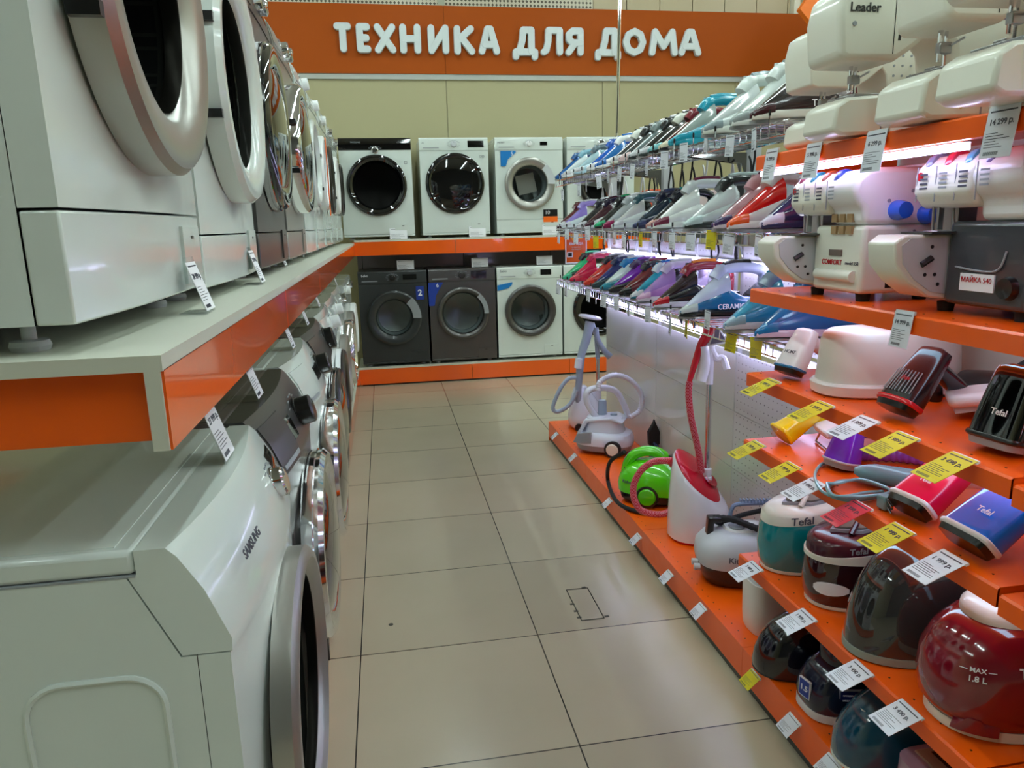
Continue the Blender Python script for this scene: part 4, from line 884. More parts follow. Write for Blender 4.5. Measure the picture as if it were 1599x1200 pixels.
# ---------------- overlockers on the second shelf ----------------
BLUEK = col((30, 96, 220))
def overlocker(lab, x0, y0, lower, txt, plate=False, s=1.0, z=SB_):
    # x0: front face, y0: nearest side; machine runs +y
    r = thing('overlocker', lab, 'overlocker', (x0, y0, z), 0)
    LW = col(lower) if isinstance(lower, tuple) else lower
    FW = .235*s; HH = .285*s; DP = .20*s; zf = .018
    for xx in (.03, DP-.03):
        for yy in (.03, FW-.03): B().lathe([(.014, 0), (.016, zf), (0, zf)], 16, (xx, yy, 0)).out('foot', MATBLK, r)
    b = B(); b.prism([(0, zf), (.0, .13*s), (.002, .165*s), (DP, .165*s), (DP+.02, zf)], 'y', .0, FW*.78); b.out('lower_body', LW, r, bev=.01, seg=3)
    b = B(); b.prism([(.003, .165*s), (-.002, .2*s), (-.016, .21*s), (-.03, .235*s), (-.022, .262*s), (.0, .28*s), (.03, HH), (DP*.75, HH), (DP*.95, HH*.93), (DP, .165*s)], 'y', .002, FW*.5); b.out('upper_body', WPLAS, r, bev=.012, seg=3)
    b = B(); b.prism([(-.012, .188*s), (-.034, .215*s), (-.028, .258*s), (-.005, .278*s), (.03, HH-.002), (DP*.7, HH-.002), (DP*.7, .2*s), (.03, .188*s)], 'y', FW*.45, FW*1.05); b.out('head', CREAM, r, bev=.01, seg=3)
    # needle end: curved cover plate and cloth bed protruding to the aisle
    P = [(-.105*s, .128*s), (-.085*s, .142*s), (.0, .142*s), (.06, .142*s), (.06, zf+.004), (.02, zf+.004), (-.03*s, zf+.012), (-.07*s, zf+.04), (-.1*s, zf+.075)]
    P = [(x, z_*1.0) for x, z_ in P]
    b = B(); b.prism(P, 'y', FW*.785, FW*1.12); o = b.out('cloth_bed', CREAM, r, bev=.004)
    b = B(); b.prism([(x*.86-.0, zf+.012+(z_-zf)*.86) for x, z_ in P], 'y', FW*.785-.0015, FW*.785+.001); f = b.out('side_plate', LGREY, r)
    B().tube([(-.05*s, FW*.785-.003, .088*s), (-.03*s, FW*.785-.003, .1*s)], .006*s, 8).out('slot', BLACK, f)
    for xx, zz in ((-.02, .07), (-.012, .052), (-.03, .12), (-.04, .07)): B().lathe([(.0035*s, 0), (.0035*s, -.0022), (0, -.0022)], 10, (xx*s, FW*.785, zz*s), 'y').out('plate_screw', MATBLK, f)
    # needle gear
    b = B(); b.box((-.012, FW*.84, .15*s), (.0, FW*.87, .195*s)); b.box((-.02, FW*.8, .142*s), (.02, FW*.95, .148*s)); b.tube([(-.01, FW*.9, .148*s), (-.012, FW*.9, .2*s)], .003, 6)
    b.tube([(.01, FW*.78, .15*s), (.012, FW*.82, .2*s)], .004, 6); b.box((.02, FW*.79, .142*s), (.06, FW*1.0, .19*s)); b.out('needle_gear', STEEL, r, bev=.001)
    B().box((-.05, FW*.7, .143*s), (.01, FW*1.05, .147*s)).out('stitch_plate', DSILV, r)
    # tension dials
    for k, c_ in enumerate(((126, 30, 70), (20, 110, 130), (140, 60, 30), (20, 60, 150)) if not plate else ((110, 120, 150), (190, 40, 70), (70, 150, 180), (120, 100, 160))):
        yy = FW*(.92-.2*k)
        o = B().lathe([(.024*s, 0), (.026*s, .003), (.026*s, .013), (.024*s, .016), (0, .016)], 24, (.004, yy, HH-.024*s), 'y').out('tension_dial', col(c_), r)
        B().box((-.032, yy+.02*s, .2*s), (-.0302, yy+.0215*s, .262*s)).out('thread_groove', GREYP, r)
        b = B()
        for q in range(4): b.box((-.0335, yy-.008, (.222+.008*q)*s), (-.033, yy+.012, (.2255+.008*q)*s))
        b.out('dial_marks', [INK, GREYP][k % 2], r)
    # maker badge
    B().lathe([(.011*s, 0), (.011*s, -.003), (0, -.003)], 18, (-.0275, FW*.98, .245*s), 'x').out('round_badge', WPLAS, r)
    B().lathe([(.008*s, 0), (.008*s, -.0036), (0, -.0036)], 12, (-.0275, FW*.98, .245*s), 'x').out('badge_mark', col((200, 20, 40)), r)
    # near side: knobs, handwheel, screws
    if not plate:
        for xx, zz in ((.075, .195), (.145, .185)):
            B().lathe([(.021*s, 0), (.021*s, -.012), (.017*s, -.03), (0, -.031)], 24, (xx*s, .002, zz*s), 'y').out('blue_knob', BLUEK, r)
        for xx, zz in ((.11, .235), (.12, .15), (.055, .215)): B().lathe([(.004, 0), (.004, -.002), (0, -.002)], 10, (xx*s, .002, zz*s), 'y').out('case_screw', GREYP, r)
        B().box((.06*s, -.001, .03*s), (.085*s, .002, .052*s)).out('power_socket', BLACK, r)
        B().lathe([(.04*s, 0), (.042*s, -.006), (.04*s, -.02), (.02*s, -.024), (0, -.024)], 28, (.12*s, .0, .10*s), 'y').out('handwheel', BLUEK, r)
        # front door details
        b = B()
        for i in range(3):
            for j in range(2): b.box((-.0045, FW*(.40-.12*i), (.172-.026*j)*s), (.0035, FW*(.48-.12*i), (.19-.026*j)*s))
        b.out('threading_chart', mat('chart', (160, 130, 90), .6), r)
        B().box((-.003, FW*.3, .098*s), (.004, FW*.5, .112*s)).out('brown_latch', mat('latch', (110, 96, 88), .5), r)
        b = B(); b.tube([(-.004, FW*.08, .055*s), (-.004, FW*.66, .055*s)], .013*s, 12); b.out('door_grip', CREAM, r)
        text(txt, .016*s, col((190, 30, 40)), r, (-.0012, FW*.62, .083*s), (0, -1, 0), (.03, 0, 1), name='maker_mark', bold=.02)
        text('model 550', .011*s, INK, r, (-.0012, FW*.24, .083*s), (0, -1, 0), (.03, 0, 1), name='model_text')
    else:
        B().box((-.003, FW*.28, .045*s), (.001, FW*.6, .075*s)).out('name_plate', PAPER, r)
        text(txt, .0125*s, col((180, 30, 40)), r, (-.0042, FW*.44, .064*s), (0, -1, 0), (0, 0, 1), name='maker_mark', align='CENTER')
        text('1234 overlock', .009*s, INK, r, (-.0042, FW*.44, .051*s), (0, -1, 0), (0, 0, 1), name='plate_text', align='CENTER') if False else None
        B().lathe([(.02*s, 0), (.017*s, -.012), (0, -.013)], 22, (.0, FW*.15, .055*s), 'x').out('front_knob', BLACK, r)
        B().tube(smooth([(-.002, FW*.66, .085*s), (-.003, FW*.4, .08*s), (-.003, FW*.25, .085*s), (-.002, FW*.2, .115*s)], 4), .002, 6).out('door_line', GREYP, r)
        B().lathe([(.05*s, 0), (.052*s, -.008), (.05*s, -.024), (0, -.026)], 28, (.12*s, .0, .10*s), 'y').out('handwheel', BLUEK, r)
    # thread stand: mast, cross bar, spool
    B().tube([(DP+.03, FW*.3, .03), (DP+.03, FW*.3, min(HH, .283)+.018)], .005, 8).out('mast', WPLAS, r)
    B().tube([(DP+.01, FW*.1, min(HH, .283)+.01), (DP+.03, FW*1.0, min(HH, .283)+.012)], .005, 8).out('thread_bar', WPLAS, r)
    B().tube([(DP+.02, .03, .02), (DP+.03, FW*.9, .02)], .006, 8).out('rear_tray', WPLAS, r)
    if not plate:
        o = B().lathe([(.012, .165*s), (.019, .17*s), (.015, .235*s), (0, .236*s)], 20, (DP+.05, .05, 0)).out('thread_spool', col((236, 120, 60)), r)
        B().lathe([(.02, .236*s), (.012, .245*s), (.004, .246*s), (.004, .262*s)], 20, (DP+.05, .05, 0)).out('spool_cap', WPLAS, o)
        B().lathe([(.006, .012), (.006, .166*s)], 10, (DP+.05, .05, 0)).out('spool_pin', WPLAS, o)
        B().box((DP+.02, .02, .16*s), (DP+.09, FW, .165*s)).out('spool_shelf', WPLAS, r)
    return r
p = az(1342, 459, SB_+.02); q = az(1262, 445, SB_+.02)
overlocker('white overlocker with blue knobs and orange thread spool on the orange shelf', p.x, p.y, CREAM, 'COMFORT')
p = ax(1560, 470, 1.05)
overlocker('overlocker with dark grey lower body and red lettered name plate', 1.05, 1.065, (62, 66, 70), 'МАЙКА 540', plate=True, s=1.04)
t = thing('blister_pack', 'blue hanging package standing between the two overlockers', 'package', (1.285, 1.33, SB_))
B().box((0, -.03, 0), (.045, .03, .13)).out('pack', col((20, 90, 190)), t, bev=.003); B().box((.01, -.02, .13), (.03, .02, .15)).out('header', mat('header_blue', (30, 60, 120), .5), t)
text('SAMPO', .014, PAPER, t, (.023, -.0312, .115), align='CENTER') if False else None
B().box((-.0008, -.026, .03), (0, .026, .075)).out('pack_window', col((60, 170, 230)), t)

# ---------------- handheld steamers ----------------
def steamer(lab, loc, rot, w=.085, t=.06, h=.135, body=WPLAS, base=col((20,110,170)), hand=WPLAS, hl=.16, txt=None, txtm=INK, flute=False, e=3.2, top=.72, name='handheld_steamer', plate=GREYP, ang=0, ribs=False, grp=None):
    # local: steam plate at z=0 facing down, front faces -x, handle runs to +x from the top
    r = thing(name, lab, 'steamer', loc, rot, grp)
    rr = []
    for f in (.14, .2, .35, .5, .65, .8, .9, .96, 1.0):
        k = 1-(1-top)*f**1.4; kk = k*(1 if f < .9 else math.sqrt(max(0, 1-((f-.9)/.104)**2))*.3+.7 if f < .999 else .55)
        rr.append(ring(.012*f, 0, h*f, t/2*kk*(1-.15*f), w/2*kk, e, 28))
    B().loft(rr).out('body', body, r, ang=45)
    B().loft([ring(0, 0, z, t/2*k, w/2*k, e, 28) for z, k in ((.012*1, .97), (.015, 1.03), (h*.13, 1.03), (h*.145, 1.0))]).out('base_band', base, r)
    B().loft([ring(0, 0, z, t/2*k, w/2*k, e, 28) for z, k in ((.0, .86), (.012, .93))]).out('steam_plate', plate, r)
    a = rad(ang)
    pts = smooth([(.0, 0, h*.8), (t*.55, 0, h*.78), (t*.55+hl*.5*cos(a), 0, h*.75-hl*.5*sin(a)), (t*.55+hl*cos(a), 0, h*.7-hl*sin(a))], 4); n = len(pts)
    B().tube(pts, [.021-.004*i/n for i in range(n)], 14, flat=1.05).out('handle', hand, r)
    if ribs:
        b = B()
        for i in range(9):
            yy = -w*.36+i*w*.09; b.tube([(-t*.5*(1-abs(yy/w)*.5)*.98, yy, h*.22), (-t*.40*(1-abs(yy/w)*.5), yy*.9, h*.55)], .0012, 5)
        b.out('air_ribs', GREYP, r)
    if txt: text(txt, w*.15, txtm, r, (-t/2-.0008+.003, -w*.08, h*.42), (0, -1, 0), (.13, 0, 1), align='CENTER', name='maker_mark', bold=.01)
    return r
p = az(1216, 592, SC_); steamer('small white handheld steamer with blue base band, far end of the third orange shelf', (p.x+.02, p.y-.01, SC_+.014), (0, rad(24), rad(14)), w=.085, t=.06, h=.13, base=col((20,120,180)), txt='HOMY', plate=BLACK)
p = az(1392, 655, SC_); steamer('black and red handheld steamer with ribbed front before the white oval box', (p.x+.004, p.y-.004, SC_+.02), (0, rad(34), rad(6)), w=.095, t=.062, h=.155, body=col((24,22,30)), base=col((210,20,36)), hand=col((20,18,26)), ribs=True, txt='Fun', txtm=col((200,20,40)), plate=BLACK)
p = az(1548, 708, SC_); steamer('glossy black handheld steamer standing upright on the third orange shelf', (p.x+.015, p.y+.0, SC_+.009), (0, rad(12), rad(8)), w=.105, t=.075, h=.15, body=BGLASS, base=BLACK, hand=BLACK, txt='Tefal', txtm=PAPER, e=4, top=.8)
# white oval container
cx, cy = 1.185, 1.57
r = thing('oval_box', 'large white oval lidded box on the third orange shelf', 'box', (cx, cy, SC_), rad(-4))
rb = lambda a, b_, z: ring(0, 0, z, a, b_, 2.6, 56)
B().loft([rb(.17, .085, .0), rb(.18, .094, .006), rb(.183, .097, .028), rb(.178, .092, .034)]).out('base_tray', WPLAS, r)
B().loft([rb(.172, .087, .030), rb(.170, .085, .06), rb(.164, .081, .13), rb(.158, .077, .146), rb(.146, .068, .154), rb(.12, .05, .156)]).out('cover', mat('satin_white', (228, 228, 220), .4), r, ang=50)
B().box((-.02, .0, .1555), (.03, .008, .157)).out('red_mark', col((220, 40, 90)), r)
# red hand vacuum lying at the back
p = az(1515, 622, SC_)
r = thing('hand_vacuum', 'red and black hand vacuum lying behind the white iron shaped steamer', 'vacuum', (1.325, 1.36, SC_), rad(0))
rr = []
for f, a, c in ((0, .01, .012), (.1, .028, .03), (.3, .04, .036), (.5, .042, .04), (.62, .055, .05), (.8, .062, .058), (.93, .052, .05), (1, .03, .03)):
    rr.append([(p_[0], .16-.36*f, p_[1]+c) for p_ in ring(0, 0, 0, a, c, 2.4, 24)])
B().loft(rr[3:]).out('motor_body', col((206, 14, 34)), r); B().loft(rr[:4]).out('dust_nozzle', BLACK, r)
B().tube(smooth([(0, -.02, .09), (.01, -.07, .125), (.01, -.14, .125), (.0, -.19, .09)], 4), .011, 8).out('handle', MATBLK, r)
# white flat steamer
p = az(1480, 650, SC_)
r = thing('flat_steamer', 'white iron shaped handheld steamer between the black steamers', 'steamer', (p.x, p.y, SC_+.012), (0, rad(-12), rad(-35)))
B().prism([(0, -.045), (.0, .045), (.06, .05), (.15, .03), (.19, .0), (.15, -.03), (.06, -.05)], 'z', .012, .04).out('body', WPLAS, r, bev=.012, seg=3)
B().prism([(.01, -.035), (.01, .035), (.12, .025), (.16, 0), (.12, -.025)], 'z', .0, .012).out('steam_plate', LGREY, r)
# black plug
p = az(1458, 626, SC_); r = thing('power_plug', 'small black power plug between the black steamers', 'plug', (p.x, p.y, SC_))
B().lathe([(.016, 0), (.019, .01), (.016, .03), (.006, .045), (0, .046)], 16).out('plug_body', BLACK, r)
for s_ in (-.008, .008): B().tube([(s_, 0, .04), (s_, 0, .06)], .0022, 6).out('pin', CHROME, r)
B().tube(smooth([(0.01, .0, .012), (.04, -.01, .01), (.08, .0, .01), (.13, .0, .008)], 4), .0035, 6).out('cord', MATBLK, r)
# ---- fourth shelf (SD)
p = az(1222, 698, SD_); steamer('bright yellow handheld steamer, farthest on the fourth orange shelf', (p.x+.0, p.y+.03, SD_+.018), (0, rad(54), rad(0)), w=.075, t=.06, h=.15, body=col((252, 226, 0)), base=col((252, 220, 0)), hand=col((252, 226, 0)), plate=ACRYL, hl=.09, e=4, top=.6, ang=-52)
# white and black mirror steamer on a wire foot
p = az(1275, 700, SD_)
r = thing('flat_steamer', 'white flat steamer with black window on a wire foot', 'steamer', (p.x+.01, p.y, SD_+.035), (0, rad(-14), rad(-12)))
B().prism([(0, -.05), (0, .05), (.16, .06), (.2, .03), (.2, -.03), (.16, -.06)], 'z', 0, .022).out('body', WPLAS, r, bev=.007)
B().prism([(.06, -.03), (.06, .035), (.15, .04), (.15, -.04)], 'z', .0215, .0232).out('window', BGLASS, r)
B().tube([(.02, -.04, .002), (.0, -.05, -.032), (.0, .05, -.032), (.02, .04, .002)], .003, 6).out('wire_foot', CHROME, r)
p = az(1308, 738, SD_); steamer('purple handheld steamer standing upright on the fourth orange shelf', (p.x+.02, p.y+.02, SD_+.006), (0, rad(12), rad(15)), w=.085, t=.07, h=.125, body=col((116, 30, 200)), base=LGREY, hand=col((130, 60, 200)), hl=.13, top=.6)
p = az(1385, 752, SD_)
# purple hose
r = thing('hose', 'ribbed lilac hose lying behind the grey styling wand', 'hose', (1.2, 1.56, SD_))
B().tube(smooth([(-.03, .05, .02), (.04, .02, .02), (.1, -.03, .02), (.15, -.05, .022)], 10), .017, 10, ripple=.18).out('ribbed_hose', col((140, 70, 170)), r)
B().lathe([(.018, -.03), (.02, .0), (.018, .012)], 12, (-.03, .05, .02), 'x').out('hose_cuff', col((110,50,150)), r)
# grey wand + cable
a, c = az(1335, 735, SD_+.03), az(1440, 752, SD_+.03)
r = thing('styling_wand', 'grey green cylindrical wand with coiled cable and plug on the fourth orange shelf', 'wand', (a.x, a.y, SD_))
GG = col((118, 166, 174)); d = Vector((c.x-a.x, c.y-a.y, 0)).normalized(); L_ = .16
B().tube([(0, 0, .03)]+[(d.x*t_, d.y*t_, .03) for t_ in (.015, .04, .1, .15, .16)], [.008, .016, .0225, .024, .024, .022], 16).out('barrel', GG, r)
cc = []
px = [(1335,735),(1320,718),(1300,718),(1280,728),(1273,745),(1282,765),(1300,775),(1325,775),(1350,770),(1380,768)]
cc = [az(u, v, SD_+.006)-Vector((a.x, a.y, SD_)) for u, v in px]; cc[0].z = .03; cc[1].z = .02
B().tube(smooth(cc, 4), .0038, 8).out('cable', GG, r)
for k in range(4):
    o = Vector((.0, 0, 0)); q = [az(u, v, SD_+.005+.006*k)-Vector((a.x, a.y, SD_)) for u, v in ((1292,764-3*k),(1310,752+k),(1345,752-k),(1390,765),(1375,776-k),(1330,782-2*k),(1300,776-k),(1292,764-3*k))]
    B().tube(smooth(q, 4), .0036, 8).out('cable_loop', GG, r)
p = az(1383, 782, SD_+.02)-Vector((a.x, a.y, SD_)); B().box((p.x-.012, p.y-.014, p.z-.018), (p.x+.012, p.y+.014, p.z+.012)).out('plug', GG, r, bev=.004)
for s_ in (-.007, .007): B().tube([(p.x-.005, p.y-.012, p.z+s_), (p.x-.01, p.y-.034, p.z-.008+s_)], .002, 6).out('plug_pin', CHROME, r)
p = az(1415, 812, SD_); steamer('crimson pink handheld steamer lying tilted on the fourth orange shelf', (p.x+.0, p.y-.0, SD_+.022), (0, rad(50), rad(6)), w=.1, t=.058, h=.155, body=col((232, 10, 74)), base=WPLAS, hand=WPLAS, txt='Tefal', txtm=PAPER, plate=BLACK, hl=.1, e=4.5, top=.88, ang=-44)
p = az(1505, 868, SD_); steamer('bright blue handheld steamer wrapped in clear film on the fourth orange shelf', (p.x-.005, p.y+.0, SD_+.024), (0, rad(48), rad(0)), w=.115, t=.06, h=.155, body=mat('film_blue', (0, 116, 222), .08, coat=1, bump=1.0, bscale=14), base=WPLAS, hand=WPLAS, txt='Tefal', txtm=PAPER, plate=BLACK, hl=.1, e=4.5, top=.88, ang=-44)
# ---------------- steam stations ----------------
def station(lab, loc, rz, a=.19, b_=.1, h=.15, rise=.06, body=col((0,120,130), .1), deck=CREAM, base=CREAM, basem=.012, prof=None, txt=None, txtm=INK, iron_kw=None, front=.0, e=2.3, deckh=.03, txtpos=None, extra=None, label=None):
    r = thing('steam_station', lab, 'steam station', loc, rz)
    prof = prof or ((.0, .93), (.15, .98), (.5, 1.0), (.85, .98), (1.0, .95))
    def rg(f, k, dz=0):
        z0 = basem + (h-basem)*f + dz
        return [(x, y, z0 + rise*f*((x+a)/(2*a))) for x, y, _ in ring(0, 0, 0, a*k, b_*k, e, 48)]
    B().loft([ring(0, 0, .0, a*prof[0][1]*.97, b_*prof[0][1]*.97, e, 48), ring(0, 0, .004, a*prof[0][1]*1.01, b_*prof[0][1]*1.01, e, 48), ring(0, 0, basem, a*prof[0][1]*1.01, b_*prof[0][1]*1.01, e, 48)]).out('base_rim', base, r)
    B().loft([rg(f, k) for f, k in prof]).out('water_tank', body, r, ang=50)
    k = prof[-1][1]
    if deck:
        B().loft([rg(1, k*1.012, 0), rg(1, k*1.0, deckh), rg(1, k*.9, deckh+.012), rg(1, k*.5, deckh+.014)]).out('deck', deck, r, ang=50)
    if iron_kw is not None:
        # iron resting nose to the aisle on the deck
        sub = iron_kw
        zt = h+deckh+.014; P = [(-a*k*.72, 0), (-a*k*.4, -b_*.5), (a*k*.8, -b_*.62), (a*k*.8, b_*.62), (-a*k*.4, b_*.5)]
        sl = rise/(2*a); f = lambda x: zt+rise*((x+a)/(2*a))
        B().loft([[(x, y, f(x)) for x, y in P], [(x, y, f(x)+.008) for x, y in P]]).out('rest_plate', GREYP, r)
        B().loft([[(x*.96, y*.94, f(x)+.009) for x, y in P], [(x*.9+.01, y*.8, f(x)+.045) for x, y in P], [(x*.6+.05, y*.4, f(x)+(.07 if h < .2 else .03)) for x, y in P]]).out('iron_body', sub, r, bev=.006)
        B().tube([(-a*k*.55, -b_*.45, f(0)-.01), (-a*k*.2, -b_*.1, f(0)+.05), (-a*k*.3, b_*.45, f(0)-.01)], .007, 8).out('lock_bar', deck or CREAM, r)
    if txt:
        wraptext(r, txt, txtpos[2], txtm, a, b_, e, txtpos[0], txtpos[1], slope=rise/(2*a), kk=k*1.012)
    return r
TQ = col((0, 132, 140), .1, 1)
station('turquoise steam station with cream deck on the lowest raised orange shelf', (1.172, 1.765, SE_), 0, a=.19, b_=.092, h=.138, rise=.05, body=TQ, txt='Tefal', txtpos=(236, .151, .03), iron_kw=mat('greybrown', (150, 140, 128), .3), deckh=.024)
r = station('dark maroon steam station with cream stripe on the lowest raised orange shelf', (1.185, 1.565, SE_), 0, a=.185, b_=.092, h=.135, rise=.05, body=col((46, 8, 18), .08, 1), deck=col((70, 16, 34)), iron_kw=mat('greybrown', (150, 140, 128), .3), txt='Tefal', txtm=GREYP, txtpos=(240, .153, .022))
B().loft([[(x, y, z) for x, y, z in ring(0, 0, .128, .185*.985, .092*.985, 2.3, 48)], [(x, y, z+.052*((x+.185)/.37)) for x, y, z in ring(0, 0, .139, .185*.985, .092*.985, 2.3, 48)]]).out('cream_stripe', CREAM, r)
b = B(); 
for i in range(7):
    t0 = rad(196+i*3.4); b.lathe([(.0, 0), (.001, .001)], 4) if False else None
lb = []
for i in range(9):
    th = rad(195+i*5); q_ = supt(.185*.995, .092*.995, 2.3, th); lb.append((q_.x, q_.y, .017*math.sqrt(max(.05, 1-((i-4)/4.2)**2))))
b.loft([[(x, y, .062-h_), (x, y, .062+h_), (x*1.012, y*1.012, .062+h_), (x*1.012, y*1.012, .062-h_)] for x, y, h_ in lb]); b.out('oval_label', PAPER, r)
# black clear domed station
prof = ((0, 1.0), (.1, 1.0), (.35, .97), (.6, .88), (.8, .74), (.93, .58), (1.0, .42))
r = station('black domed steam station with clear cover and speckled base, on lowest raised shelf', (1.177, 1.345, SE_), 0, a=.2, b_=.105, h=.245, rise=.015, body=mat('smoked_tank', (46, 47, 46), .05, coat=1), deck=None, base=mat('speckled', (150, 160, 150), .5, bump=.6, bscale=300), basem=.022, prof=prof, e=2.2)
B().tube(smooth([(-.12, -.05, .15), (-.14, -.0, .155), (-.12, .05, .15), (.0, .05, .19)], 5), .003, 6).out('cover_edge', GREYP, r)
# large red station
prof = ((0, .9), (.12, .99), (.35, 1.02), (.6, 1.0), (.8, .9), (.93, .76), (1.0, .66))
RD = mat('dark_red_tank', (124, 16, 34), .12, coat=1)
r = station('large dark red steam station with white foot, nearest on the lowest raised orange shelf', (1.185, 1.105, SE_), 0, a=.205, b_=.118, h=.21, rise=.02, body=RD, deck=CREAM, base=CREAM, basem=.024, prof=prof, txt=None, iron_kw=WPLAS, deckh=.012)
def on_side(th, z, kk=1.022, a=.21, b_=.112):
    t_ = rad(th); x, y = a*kk*cos(t_), b_*kk*sin(t_); tx, ty = -a*sin(t_), b_*cos(t_); L_ = math.hypot(tx, ty); return (x, y, z), (tx/L_, ty/L_, 0)
for s_, sz, zz, dg_ in (('— MAX —', .012, .150, 215), ('1.8 L', .015, .132, 215)): wraptext(r, s_, sz, PAPER, .205, .118, 2.3, dg_, zz, slope=.04, kk=1.0, off=.003, name='fill_mark', lean=.1)
wraptext(r, 'Tefal', .024, PAPER, .205, .118, 2.3, 246, .15, slope=.04, kk=.965, off=.004, lean=.3)
b = B()
pts = [supt(.205*1.0, .118*1.0, 2.3, rad(t0)) for t0 in range(200, 233, 4)]; n_ = len(pts)
b.loft([[(p_.x*1.0, p_.y*1.0, .020), (p_.x*1.0, p_.y*1.0, .020+.03*min(1, 3*min(i, n_-1-i)/n_)), (p_.x*.94, p_.y*.94, .05), (p_.x*.94, p_.y*.94, .02)] for i, p_ in enumerate(pts)]); b.out('red_foot_tab', RD, r)
# ---- foot shelf, near bay
p = (1.14, 1.95)
r = thing('white_canister', 'plain white water canister standing under the turquoise steam station', 'canister', (1.118, 1.955, ZB), 0)
B().loft([ring(0, 0, z, .062*k, .062*k, 3.2, 32) for z, k in ((0, .86), (.012, .95), (.05, 1), (.15, 1.03), (.17, 1.02))]).out('vessel', mat('satin_white', (228, 228, 220), .4), r); B().loft([ring(0, 0, z, .062*k, .062*k, 3.2, 32) for z, k in ((.17, .95), (.182, .9))]).out('lid', LGREY, r)
B().tube(smooth([(-.03, 0, .18), (-.02, 0, .2), (.02, 0, .2), (.03, 0, .18)], 4), .005, 8).out('lid_grip', LGREY, r)
prof = ((0, 1.0), (.12, 1.02), (.35, .98), (.6, .88), (.8, .7), (.93, .5), (1, .3))
station('navy black domed iron station on the foot shelf beside the white canister', (1.15, 1.75, ZB), 0, a=.17, b_=.088, h=.165, rise=.02, body=mat('blue_black', (12, 14, 26), .12, coat=1), deck=None, base=BLACK, basem=.006, prof=prof, iron_kw=None)
prof = ((0, .97), (.2, 1.0), (.5, .96), (.8, .84), (1, .66))
NV = mat('navy_gloss', (16, 24, 52), .2, coat=.6)
r = station('navy steam station with blue label and white ribbed foot on the foot shelf', (1.175, 1.56, ZB), 0, a=.165, b_=.085, h=.14, rise=.02, body=NV, deck=NV, base=mat('ribbed_white', (214, 216, 216), .5, bump=1, bscale=150), basem=.026, prof=prof, e=3.2, iron_kw=WPLAS)
def patch(r, th, z, w_, h_, mt_, nm, a, b_, kk=1.0):
    o, d = on_side(th, z, kk, a, b_); n_ = math.atan2(d[1], d[0]); B_ = B().box((-w_/2, -.003, -h_/2), (w_/2, .003, h_/2)).out(nm, mt_, r); B_.location = o; B_.rotation_euler = (0, 0, n_); return B_
q = patch(r, 186, .075, .038, .05, PAPER, 'label_frame', .165, .085, 1.0); q2 = B().box((-.017, -.0036, -.023), (.017, -.003, .023)).out('label', mat('navy_sticker', (24, 56, 150), .4), q); text('1.5', .022, PAPER, q, (0, -.0042, 0), align='CENTER', bold=.02)
q = patch(r, 245, .075, .075, .055, GREYP, 'label_frame', .165, .085, 1.03); B().box((-.0355, -.0036, -.0255), (.0355, -.003, .0255)).out('label', mat('label_blue', (18, 30, 96), .4), q)
for i in range(3): text('мощный пар', .008, PAPER, q, (-.03, -.0042, .014-.014*i))
prof = ((0, 1.0), (.1, 1.02), (.3, 1.0), (.55, .9), (.75, .74), (.9, .55), (1, .38))
r = station('glossy teal blue iron station on the foot shelf before the navy one', (1.16, 1.375, ZB), 0, a=.17, b_=.09, h=.175, rise=.02, body=mat('teal_gloss', (10, 72, 98), .1, coat=1), deck=None, base=CREAM, basem=.01, prof=prof)
B().lathe([(.012, 0), (.012, .012), (.0, .013)], 16, (-.11, -.01, .128)).out('cream_button', CREAM, r)
r = thing('beauty_case', 'pinkish lilac boxy appliance at the bottom right on the foot shelf', 'appliance', (1.18, 1.19, ZB), 0)
b = B(); rbox(b, -.14, .14, -.075, .075, 0, .12, 5, axis='z'); b.out('body', col((176, 140, 160)), r); B().prism([(-.1, -.05), (-.1, .05), (.1, .05), (.1, -.05)], 'z', .118, .124).out('top_frame', mat('brown_frame', (180, 150, 130), .4), r, bev=.01); B().box((-.07, -.035, .122), (.08, .035, .1255)).out('window', BGLASS, r)

# ---------------- floor standing cleaners on the foot shelf ----------------
def W_(u, v, y, o): q = ay(u, v, y); return (q.x-o[0], q.y-o[1], q.z-o[2])
# red and white garment steamer
O = (1.205, 2.66, ZB)
r = thing('garment_steamer', 'red and white garment steamer with pole and red checked hose', 'garment steamer', O)
def slant(z, k, f, sl=.95, a=.125, b_=.11): return [(x-.01*f, y, z-sl*(x*.75-y*.75)*f) for x, y, _ in ring(0, 0, 0, a*k, b_*k, 2.3, 48)]
B().loft([slant(0, .93, 0), slant(.006, .96, 0), slant(.012, 1, 0)]).out('red_base', col((200, 20, 40)), r)
B().loft([slant(.012, 1, 0), slant(.08, 1.0, 0), slant(.15, .95, .25), slant(.205, .88, .6), slant(.245, .80, 1), slant(.258, .74, 1.06)]).out('water_tank', mat('gloss_white', (230, 230, 232), .15, coat=.8), r, ang=50)
B().loft([slant(.252, .735, 1.06), slant(.268, .70, 1.06), slant(.278, .6, 1.06), slant(.281, .3, 1.05)]).out('red_lid', col((206, 16, 44)), r, ang=50)
o = B().lathe([(.03, 0), (.033, .003), (.029, .006), (.022, .003), (0, .002)], 20).out('lid_recess', col((170, 10, 34)), r); o.location = (.04, -.015, .240); o.rotation_euler = Vector((.75, -.75, 1)).to_track_quat('Z', 'Y').to_euler()
b0 = Vector(W_(1104, 752, 2.66, O)); b1 = Vector(W_(1108, 600, 2.66, O)); b2 = Vector(W_(1111, 540, 2.66, O))
B().lathe([(.021, 0), (.021, .03), (.018, .034), (.018, .065), (.015, .067)], 20, (b0.x, b0.y, b0.z-.01)).out('pole_socket', WPLAS, r)
